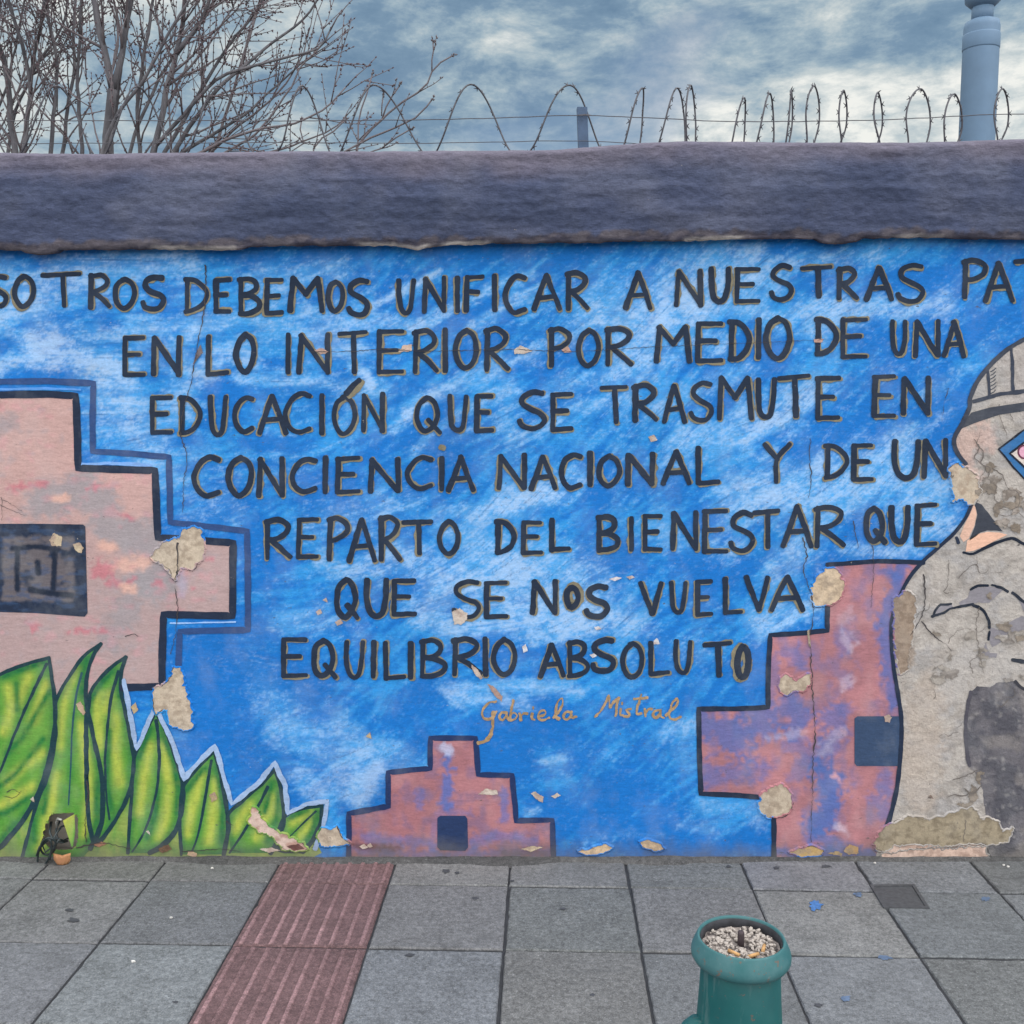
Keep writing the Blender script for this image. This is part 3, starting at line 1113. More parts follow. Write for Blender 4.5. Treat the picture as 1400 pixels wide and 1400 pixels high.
fill('painted_window', [(-12, 716), (60, 716), (114, 717), (117, 720), (120, 838), (116, 843), (50, 838), (-13, 836)], win_big, .0024, MURAL, pyr, 1.9)


# the small pyramid at the foot of the wall
def rose_small(px, py):
    c = np.tile(ROSE, (len(px), 1))
    c = col_mix(c, sstep(.45, .7, fbm(px / 26, py / 26, 4)) * .45, lin(172, 118, 122))
    c = col_mix(c, sstep(.46, .68, fbm(px / 15 + 8, py / 17 + 3, 5)) * .45, lin(92, 88, 126))
    bl = lin(66, 96, 160)
    for ln, w, a in (([(612, 1035), (614, 1065), (608, 1100)], 9, .8), ([(690, 1080), (688, 1120)], 7, .6), ([(575, 1080), (575, 1105)], 7, .45), ([(500, 1145), (540, 1148), (590, 1155)], 9, .45),
                     ([(650, 1150), (690, 1142), (730, 1150)], 9, .45), ([(590, 1160), (600, 1110), (640, 1112)], 6, .3), ([(480, 1160), (560, 1168), (750, 1166)], 7, .45)):
        c = col_mix(c, brush(px, py, ln, w, .8) * a, bl)
    c = col_mix(c, brush(px, py, [(606, 1022), (614, 1026)], 8, .6) * .6, lin(170, 184, 214))
    c = col_mix(c, brush(px, py, [(485, 1156), (545, 1160)], 5, .7) * .8, lin(96, 58, 62))
    c = col_mix(c, brush(px, py, [(690, 1166), (745, 1166)], 6, .7) * .6, lin(110, 84, 96))
    return c


OUT_S = [(477, 1172), (477, 1140), (477, 1112), (531, 1102), (531, 1078), (531, 1056), (588, 1050), (588, 1030), (589, 1009), (650, 1009), (652, 1035), (654, 1059), (700, 1060), (703, 1090), (706, 1122), (755, 1121), (756, 1145), (757, 1172)]
pyr2 = fill('painted_pyramid', OUT_S, rose_small, .0008, MURAL, wall, 4)
tag(pyr2, 'small dusky pink stepped pyramid at the foot of the wall')
s = Strokes(.0020)
s.line(straight(OUT_S, 5), 7.5, lin(26, 44, 84), .12, cap=False)
s.build('outline', MURAL, pyr2)
fill('painted_window', [(598, 1118), (602, 1115), (636, 1115), (639, 1119), (640, 1158), (636, 1163), (602, 1162), (598, 1158)], lin(30, 48, 84), .0024, MURAL, pyr2, 5)


# the right pyramid
def rose_big(px, py):
    c = np.tile(lin(148, 101, 107), (len(px), 1))
    c = col_mix(c, sstep(.42, .66, fbm(px / 30 + 5, py / 40, 4)) * .5, lin(178, 122, 126))
    c = col_mix(c, sstep(.5, .72, fbm(px / 18 + 8, py / 26 + 3, 5)) * .5, lin(92, 96, 140))
    bl = lin(66, 94, 154)
    for ln, w, a in (([(1235, 775), (1222, 800), (1210, 840), (1213, 900), (1222, 960)], 13, .75), ([(1215, 780), (1230, 790)], 10, .5), ([(1085, 890), (1095, 910)], 14, .5), ([(1155, 885), (1150, 870)], 12, .45),
                     ([(960, 985), (1000, 1000), (1040, 1000), (1040, 970)], 30, .75), ([(970, 1060), (1030, 1050)], 22, .6), ([(1060, 900), (1055, 960)], 10, .4), ([(1080, 960), (1095, 985), (1085, 1000)], 18, .7),
                     ([(1130, 990), (1150, 970), (1140, 1010), (1120, 1030)], 18, .65), ([(1125, 1060), (1140, 1080), (1135, 1110), (1115, 1125)], 20, .9), ([(1115, 1140), (1140, 1155), (1170, 1165)], 14, .7),
                     ([(1215, 1060), (1200, 1090), (1205, 1110)], 14, .5), ([(1075, 1010), (1100, 1030), (1090, 1060)], 16, .45), ([(1065, 1165), (1120, 1168), (1190, 1166)], 8, .8), ([(1100, 1110), (1108, 1160)], 8, .4)):
        c = col_mix(c, brush(px, py, ln, w, .85) * a, bl)
    for ln, w, a in (([(1155, 870), (1165, 885)], 8, .6), ([(1160, 930), (1150, 940)], 8, .6), ([(1120, 1030), (1150, 1000)], 8, .5), ([(1145, 1128), (1158, 1138)], 5, .9), ([(1050, 1010), (1100, 1000)], 6, .5), ([(1160, 840), (1150, 850)], 10, .4)):
        c = col_mix(c, brush(px, py, ln, w, .9) * a * .6, lin(190, 176, 192))
    c = col_mix(c, brush(px, py, [(1140, 1060), (1145, 1064)], 4, .5) * .8, lin(206, 150, 150))
    return c


FIG_L = [(1264, 765), (1244, 788), (1230, 815), (1221, 840), (1218, 862), (1220, 900), (1227, 945), (1232, 985), (1231, 1030), (1226, 1075), (1217, 1115), (1208, 1140)]
PYR3 = [(1130, 772), (1180, 769), (1262, 768)] + FIG_L[1:] + [(1196, 1174), (1058, 1174), (1056, 1090), (957, 1085), (955, 968), (1050, 968), (1052, 868), (1130, 862)]
pyr3 = fill('painted_pyramid', PYR3, rose_big, .0008, MURAL, wall, 4.5)
tag(pyr3, 'tall rose stepped pyramid streaked with blue beside the painted figure')
s = Strokes(.0020)
s.line(straight([(1262, 769), (1200, 767), (1131, 772)], 5), 6.5, NAVY, .12)
s.line(straight([(1131, 826), (1131, 862), (1090, 866), (1053, 868), (1050, 920), (1050, 967), (1000, 969), (955, 969), (956, 1030), (958, 1085), (1005, 1087), (1056, 1091), (1058, 1130), (1058, 1172)], 5), 7, NAVY, .12)
s.build('outline', MURAL, pyr3)
fill('painted_window', [(1168, 982), (1172, 979), (1231, 979), (1231, 1047), (1171, 1047), (1168, 1043)], lin(48, 66, 94), .0024, MURAL, pyr3, 5)


# ------------------------------------------------------------------ painted leaves
def grass_col(px, py):
    c = np.tile(lin(104, 134, 62), (len(px), 1))
    c = col_mix(c, sstep(.4, .65, fbm(px / 20, py / 34, 4)) * .7, lin(138, 152, 78))
    c = col_mix(c, sstep(.5, .7, fbm(px / 12 + 9, py / 30, 4)) * .6, lin(70, 128, 58))
    c = col_mix(c, sstep(1160, 1176, py) * .5, lin(160, 165, 90))
    return c


fill('painted_grass', [(-80, 1060), (60, 1060), (120, 1080), (180, 1062), (250, 1088), (312, 1120), (388, 1130), (432, 1150), (440, 1166), (424, 1174), (200, 1176), (-80, 1180)], grass_col, .0007, MURAL, wall, 4.5, hole=HOLE)

LEAVES = [
    # outline, rib, extra dark strokes, yellow strokes
    ([(376, 1052), (384, 1080), (388, 1110), (384, 1140), (370, 1166), (316, 1166), (311, 1130), (313, 1112), (335, 1092), (360, 1070)],
     [(366, 1076), (348, 1112), (330, 1142), (314, 1166)], [[(380, 1085), (378, 1120), (366, 1150)], [(372, 1070), (362, 1110)]], [[(340, 1100), (322, 1135)], [(365, 1110), (352, 1145)], [(374, 1090), (374, 1110)]]),
    ([(440, 1101), (438, 1125), (428, 1148), (414, 1164), (380, 1160), (386, 1122), (405, 1108)],
     [(432, 1109), (412, 1128), (396, 1144)], [[(434, 1112), (426, 1138), (414, 1156)], [(400, 1116), (420, 1108)]], [[(402, 1124), (424, 1112)], [(424, 1125), (412, 1142)]]),
    ([(293, 1027), (302, 1060), (309, 1098), (312, 1130), (306, 1168), (248, 1168), (246, 1120), (251, 1077), (270, 1050)],
     [(289, 1040), (281, 1090), (271, 1140), (262, 1166)], [[(297, 1050), (305, 1100), (303, 1150)], [(256, 1080), (280, 1050)]], [[(276, 1060), (264, 1100), (256, 1140)], [(294, 1070), (292, 1110), (286, 1150)]]),
    ([(213, 972), (230, 1005), (243, 1045), (250, 1075), (249, 1105), (240, 1135), (224, 1154), (205, 1166), (175, 1166), (180, 1090), (184, 1037), (200, 1000)],
     [(214, 985), (218, 1030), (216, 1070), (208, 1108), (196, 1140), (181, 1164)], [[(222, 1000), (238, 1045), (244, 1080), (242, 1110)], [(206, 995), (190, 1035)], [(216, 1080), (212, 1115), (202, 1145)]],
     [[(206, 1020), (198, 1060), (190, 1110)], [(226, 1040), (232, 1075), (226, 1120), (218, 1145)], [(222, 1020), (228, 1050)]]),
    ([(172, 898), (166, 920), (166, 945), (172, 975), (179, 1010), (183, 1040), (180, 1070), (172, 1095), (155, 1126), (136, 1150), (128, 1150), (120, 1100), (118, 1000), (122, 953), (135, 930), (155, 910)],
     [(162, 918), (152, 955), (147, 1000), (144, 1040), (146, 1090), (150, 1120)], [[(166, 925), (162, 950)], [(126, 955), (140, 932), (155, 918)], [(150, 1000), (146, 1060), (152, 1105)]],
     [[(135, 950), (134, 985), (138, 1020)], [(158, 980), (158, 1030), (164, 1070)], [(150, 950), (146, 970)]]),
    ([(138, 880), (128, 895), (119, 925), (118, 955), (123, 985), (131, 1020), (138, 1055), (141, 1090), (138, 1128), (124, 1160), (112, 1174), (30, 1174), (50, 1100), (66, 1060), (76, 1010), (76, 962), (95, 925), (115, 897)],
     [(112, 920), (104, 955), (99, 1000), (97, 1050), (94, 1100)], [[(120, 900), (114, 920), (112, 950)], [(132, 1070), (132, 1120), (120, 1150)], [(46, 1120), (48, 1150)], [(66, 1075), (60, 1110)]],
     [[(92, 940), (84, 980), (80, 1020)], [(104, 915), (98, 930)], [(112, 990), (118, 1040), (124, 1090), (116, 1140)], [(76, 1060), (70, 1100), (56, 1160)]]),
    ([(-44, 962), (-28, 940), (0, 922), (35, 908), (67, 899), (74, 945), (76, 975), (72, 1015), (61, 1062), (43, 1103), (15, 1143), (-12, 1170), (-52, 1174), (-78, 1110), (-74, 1030), (-60, 985)],
     [(64, 908), (46, 945), (28, 985), (12, 1025), (0, 1055), (-20, 1090)], [[(5, 925), (40, 912), (60, 905)], [(23, 935), (24, 970)], [(68, 945), (30, 1010), (10, 1030)], [(60, 1010), (20, 1060), (0, 1075)], [(40, 1090), (10, 1110), (-10, 1115)], [(0, 1150), (20, 1125)]],
     [[(12, 940), (16, 965), (6, 1000)], [(64, 935), (56, 955), (46, 985)], [(58, 1030), (30, 1050), (10, 1070)], [(44, 1075), (20, 1090), (0, 1100)], [(40, 925), (24, 960)]]),
]


def leaf_col(rib, dark, yel, ol):
    def f(px, py):
        stv = .55 + .9 * fbm(px / 3.2 + rib[0][1], py / 17 + px / 30, 3)
        c = np.tile(lin(74, 132, 50), (len(px), 1))
        c = col_mix(c, sstep(.4, .65, fbm(px / 16 + rib[0][0], py / 40, 4)) * .5, lin(108, 146, 66))
        for ln in yel:
            c = col_mix(c, np.exp(-(seg_dist(px, py, ln) / 7.5) ** 2) * .9 * stv, lin(158, 168, 70))
        for ln in dark:
            c = col_mix(c, np.exp(-(seg_dist(px, py, ln) / 4.6) ** 2) * .9 * stv, lin(22, 98, 48))
        c = col_mix(c, np.exp(-(seg_dist(px, py, rib) / 5.0) ** 2) * .55, lin(40, 104, 58))
        c = col_mix(c, sstep(11, 2, seg_dist(px, py, ol)) * .6 * stv, lin(26, 92, 56))
        c = col_mix(c, sstep(.62, .72, fbm(px / 7 + 3, py / 9 + 3, 3)) * .25, lin(96, 116, 60))
        return c
    return f


DKG = lin(18, 50, 58)
for i, (ol, rib, dark, yel) in enumerate(LEAVES):
    sm = catmull(ol, 5, True) if False else ol
    lf = fill('painted_leaf', sm, leaf_col(rib, dark, yel, ol), .0009 + i * .0002, MURAL, wall, 2.8, hole=HOLE)
    s = Strokes(.0010 + i * .0002 + .0001)
    # outline along the free edges only, starting at the tip and running down both sides
    tip = min(range(len(ol)), key=lambda q: ol[q][1])
    n = len(ol)
    right, left = [], []
    for q in range(n):
        p = ol[(tip + q) % n]
        right.append(p)
        if p[1] > 1158 or len(right) > 13 or (q and p[0] < -30):
            break
    for q in range(n):
        p = ol[(tip - q) % n]
        left.append(p)
        if p[1] > 1172 or (len(left) > 4 and p[1] > 1060 and p[0] > 60):
            break
    s.line(catmull(right, 4), 7.2, DKG, .22, (.75, .95))
    s.line(catmull(left, 4), 6.0, DKG, .2, (.8, .8))
    s.line(catmull(rib, 4), 4.2 if i in (0, 2, 3, 4, 6) else 2.6, DKG * (1 if i != 5 else 1.8), .25, (1.15, .6))
    s.build('leaf_outline', MURAL, lf)
s = Strokes(.0028)
wl = [(170, 930), (178, 975), (187, 1024), (200, 995), (213, 966), (234, 1010), (252, 1064), (272, 1042), (294, 1019), (305, 1058), (317, 1099), (350, 1074), (376, 1042), (390, 1075), (394, 1112), (420, 1099), (448, 1094), (445, 1115), (440, 1138), (431, 1160)]
s.line(straight(wl, 4), 6.2, lambda x, y: lin(138, 160, 192) * (.8 + .4 * float(fbm(x / 6, y / 6, 3))), .4)
s.build('leaf_border', MURAL, wall)


# ------------------------------------------------------------------ painted figure at the right
def fig_col(px, py):
    c = np.tile(lin(162, 155, 149), (len(px), 1))
    c = col_mix(c, sstep(.42, .62, fbm(px / 34 + 4, py / 30, 4)) * .7, lin(148, 145, 145))
    c = col_mix(c, sstep(.5, .66, fbm(px / 18 + 14, py / 14 + 2, 4)) * sstep(650, 760, py) * .6, lin(166, 158, 152))
    c = col_mix(c, sstep(.50, .62, fbm(px / 13 + 30, py / 9 + 2, 4)) * .45, lin(124, 117, 111))
    c = col_mix(c, brush(px, py, [(1335, 600), (1318, 610), (1322, 640)], 26, .6) * .7, lin(186, 156, 146))
    c = col_mix(c, brush(px, py, [(1232, 830), (1226, 880), (1240, 900)], 16, .7) * .7, lin(136, 120, 106))
    c = col_mix(c, brush(px, py, [(1270, 940), (1260, 1000), (1260, 1080)], 34, .5) * .6, lin(166, 152, 140))
    c = col_mix(c, brush(px, py, [(1300, 930), (1330, 900), (1380, 900)], 24, .8) * .7, lin(164, 158, 154))
    c = col_mix(c, brush(px, py, [(1345, 470), (1400, 490), (1400, 540)], 40, .4) * .6, lin(162, 154, 150))
    return c


FIG = [(1694, 1174), (1682, 1000), (1690, 850), (1704, 700), (1708, 580), (1692, 510), (1650, 462), (1590, 434), (1520, 424), (1460, 435), (1402, 463), (1374, 480), (1351, 502), (1334, 525), (1326, 545), (1325, 557), (1316, 577), (1306, 594), (1304, 606), (1309, 620), (1319, 634), (1306, 634), (1297, 640), (1301, 662), (1303, 684),
       (1330, 686), (1322, 706), (1306, 727), (1285, 747)] + FIG_L + [(1196, 1174)]
fig = fill('painted_figure', FIG, fig_col, .0012, WORN, wall, 3.6)
tag(fig, 'cream painted head in profile with ribbed hat, worn and cracked')


def dark_col(px, py):
    c = np.tile(lin(96, 93, 98), (len(px), 1))
    c = col_mix(c, sstep(.42, .62, fbm(px / 18 + 4, py / 22, 4)) * .75, lin(66, 66, 74))
    c = col_mix(c, sstep(.5, .68, fbm(px / 26 + 44, py / 26, 4)) * .6, lin(124, 118, 116))
    c = col_mix(c, sstep(.70, .80, fbm(px / 4 + 4, py / 4, 2)) * .4, lin(150, 146, 144))
    return c


fill('dark_hair', [(1325, 948), (1335, 938), (1352, 940), (1362, 934), (1388, 930), (1405, 945), (1460, 960), (1560, 950), (1600, 1010), (1610, 1174), (1354, 1174), (1350, 1150), (1348, 1120), (1343, 1080), (1336, 1060), (1324, 1048), (1320, 1010), (1321, 975)], dark_col, .0018, WORN, fig, 3.6, rag=1.5)
fill('hat_band', [(1328, 564), (1353, 557), (1400, 550), (1460, 545), (1560, 544), (1700, 560), (1702, 572), (1560, 555), (1460, 556), (1400, 562), (1366, 567), (1333, 578), (1314, 586), (1318, 576)], lin(58, 62, 72), .0022, MURAL, fig, 4)
s = Strokes(.0026)
hd = lin(48, 54, 68)
s.line(catmull([(1694, 1174), (1682, 1000), (1690, 850), (1704, 700), (1708, 580), (1692, 510), (1650, 462), (1590, 434), (1520, 424), (1460, 436), (1402, 463), (1374, 480), (1351, 502), (1334, 525), (1326, 545), (1325, 557), (1316, 577), (1306, 594), (1304, 606), (1309, 620), (1320, 634)], 4), 6, hd, .15)
s.line(catmull([(1331, 549), (1352, 543), (1384, 537), (1460, 530), (1560, 530), (1696, 545)], 4), 5, hd, .3)
s.line(catmull([(1350, 505), (1351, 522), (1352, 541)], 3), 4, hd, .3)
s.line(catmull([(1382, 476), (1384, 505), (1384, 533)], 3), 4.5, hd, .3)
for q in range(7):
    y = 505 + q * 5
    s.line([(1354, y + 3), (1358, y + 1), (1361 + random.uniform(-1, 1), y - 2)], 1.2, hd, .3)
s.line(catmull([(1329, 686), (1320, 707), (1304, 729), (1284, 747)] + FIG_L, 5), 6.5, NAVY, .15, (.7, 1))
s.line(catmull([(1317, 755), (1330, 757), (1350, 747), (1377, 737), (1387, 737), (1404, 745), (1450, 756), (1500, 748)], 4), 5.5, INK, .25, (.7, 1))
s.line(catmull([(1275, 843), (1279, 833), (1286, 827), (1300, 825)], 3), 3.2, INK, .4)
s.line(catmull([(1274, 843), (1290, 837), (1302, 831), (1330, 826)], 3), 3.4, INK, .4)
s.line(catmull([(1330, 827), (1343, 834), (1351, 848), (1352, 858)], 3), 4, INK, .3)
s.line(catmull([(1352, 864), (1351, 874)], 3), 4, INK, .3)
s.line(catmull([(1327, 806), (1336, 801), (1350, 800)], 3), 3.4, INK, .4)
s.line(catmull([(1356, 800), (1368, 803), (1377, 809)], 3), 3.6, INK, .4)
s.line(catmull([(1384, 810), (1394, 818), (1406, 828)], 3), 4, INK, .3)
s.line(catmull([(1384, 902), (1396, 904), (1420, 905)], 3), 5, INK, .3)
s.line(catmull([(1327, 946), (1321, 975), (1320, 1010), (1322, 1032), (1325, 1046)], 4), 5, lin(70, 68, 76), .35)
s.line(catmull([(1388, 931), (1396, 940), (1412, 948)], 4), 4, lin(48, 48, 56), .35)
s.line(catmull([(1348, 1155), (1353, 1172)], 3), 3, lin(44, 44, 50), .3)
s.line(catmull([(1307, 735), (1310, 742)], 3), 4, NAVY, .3)
s.build('figure_outline', MURAL, fig)
eye = fill('painted_eye', [(1365, 614), (1399, 588), (1440, 622), (1402, 656), (1390, 644), (1382, 632)], lin(46, 98, 148), .0022, MURAL, fig, 4)
o = fill('painted_eye_white', [(1381, 620), (1400, 606), (1424, 622), (1402, 638)], lin(196, 184, 176), .0025, MURAL, fig, 4)
s = Strokes(.0029)
s.line(straight([(1365, 614), (1399, 588), (1440, 622)], 4), 2.4, INK, .3)
s.line(straight([(1402, 657), (1386, 640), (1365, 614)], 4), 2.4, INK, .3)
s.line(straight([(1402, 640), (1380, 620), (1400, 605), (1426, 622)], 4), 3, INK, .3)
s.line(catmull([(1400 + 8.5 * math.cos(a), 618 + 9 * math.sin(a)) for a in np.linspace(0, 6.4, 14)], 3), 2.6, lin(96, 48, 66), .2)
s.build('eye_outline', MURAL, fig)
fill('painted_pupil', [(1400 + 7.5 * math.cos(a), 618 + 8 * math.sin(a)) for a in np.linspace(0, 6.28, 16)[:-1]], lin(200, 150, 170), .0027, MURAL, fig, 5)
fill('painted_nostril', [(1330, 685), (1342, 690), (1352, 703), (1370, 726), (1350, 725), (1340, 728), (1325, 739), (1333, 718), (1336, 703)], lin(52, 56, 66), .0022, MURAL, fig, 4, rag=.6)
lp = lin(206, 164, 142)
fill('painted_lip', [(1322, 739), (1336, 730), (1350, 727), (1366, 728), (1377, 731), (1360, 739), (1345, 747), (1330, 753), (1320, 754)], lp, .0022, MURAL, fig, 4)
fill('painted_lip', [(1332, 687), (1335, 703), (1332, 718), (1324, 736), (1317, 741), (1312, 733), (1318, 718), (1326, 702)], lin(196, 160, 142), .0021, MURAL, fig, 4)
gs = lin(124, 120, 126)
for P in ([(1275, 844), (1285, 827), (1300, 825), (1302, 829), (1288, 836)], [(1310, 824), (1322, 817), (1328, 806), (1350, 801), (1372, 806), (1362, 816), (1352, 824), (1338, 824), (1328, 826), (1312, 828)],
          [(1354, 857), (1366, 862), (1368, 878), (1356, 884), (1352, 875)], [(1341, 897), (1348, 879), (1353, 892), (1363, 893), (1362, 900), (1352, 899), (1347, 895)], [(1378, 852), (1396, 842), (1410, 848), (1408, 862), (1388, 868), (1380, 862)],
          [(1392, 820), (1412, 830), (1412, 842), (1400, 838)], [(1366, 862), (1382, 860), (1380, 866), (1368, 868)]):
    fill('curl_shading', P, gs, .0020, MURAL, fig, 4, rag=1.6)

# ------------------------------------------------------------------ lettering
GL = {
    'A': [[(0, 1), (.24, .5), (.49, 0)], [(.49, 0), (.76, .5), (1, 1)], [(.2, .66), (.8, .63)]],
    'B': [[(.08, .02), (.05, 1)], ('s', [(0, .04), (.45, 0), (.82, .1), (.8, .3), (.5, .43), (.1, .48)]), ('s', [(.1, .48), (.6, .5), (.98, .66), (.92, .86), (.5, .98), (.03, 1)])],
    'C': [('s', [(.97, .06), (.62, .0), (.25, .16), (.02, .5), (.14, .82), (.5, 1), (.97, .90)])],
    'D': [[(.1, .02), (.08, 1)], ('s', [(0, .02), (.45, .05), (.88, .28), (.98, .52), (.78, .8), (.4, .96), (.02, 1)])],
    'E': [[(.03, .02), (.0, 1)], [(0, .02), (1, 0)], [(0, .48), (.76, .47)], [(0, 1), (1, .99)]],
    'F': [[(.05, .02), (.0, 1)], [(0, .02), (1, 0)], [(0, .45), (.72, .44)]],
    'I': [[(.5, 0), (.5, 1)]],
    'L': [[(.02, 0), (.03, 1)], [(.03, 1), (1, .96)]],
    'M': [[(0, 1), (.08, 0)], [(.08, 0), (.5, .5)], [(.5, .5), (.88, 0)], [(.88, 0), (1, 1)]],
    'N': [[(.0, 1), (.06, .03)], [(.06, .03), (.96, .98)], [(.97, 0), (.97, 1)]],
    'O': [('s', [(.52, 0), (.16, .17), (0, .52), (.14, .84), (.46, 1), (.82, .85), (1, .5), (.86, .15), (.52, 0), (.38, .05)])],
    'P': [[(.08, .02), (.05, 1)], ('s', [(0, .05), (.5, 0), (.97, .13), (.92, .34), (.5, .5), (.1, .54)])],
    'Q': [('s', [(.45, 0), (.13, .17), (0, .52), (.12, .84), (.4, .97), (.72, .82), (.88, .5), (.76, .15), (.45, 0), (.35, .04)]), [(.5, .66), (1, 1)]],
    'R': [[(.07, .02), (.05, 1)], ('s', [(0, .06), (.5, 0), (.88, .14), (.82, .32), (.5, .47), (.1, .54)]), [(.2, .53), (.6, .74), (1, .98)]],
    'S': [('s', [(.92, .04), (.55, .0), (.15, .13), (.12, .32), (.45, .46), (.85, .58), (1, .75), (.8, .95), (.45, 1), (.1, .92), (.0, .8)])],
    'T': [[(0, .05), (1, 0)], [(.55, .03), (.58, 1)]],
    'U': [('s', [(.02, 0), (.03, .45), (.14, .85), (.45, 1), (.78, .9), (.95, .5), (1, 0)])],
    'V': [[(0, 0), (.3, .55), (.58, 1)], [(.58, 1), (.8, .5), (1, 0)]],
    'Y': [[(0, 0), (.5, .42)], [(1, 0), (.5, .42), (.46, 1)]],
}
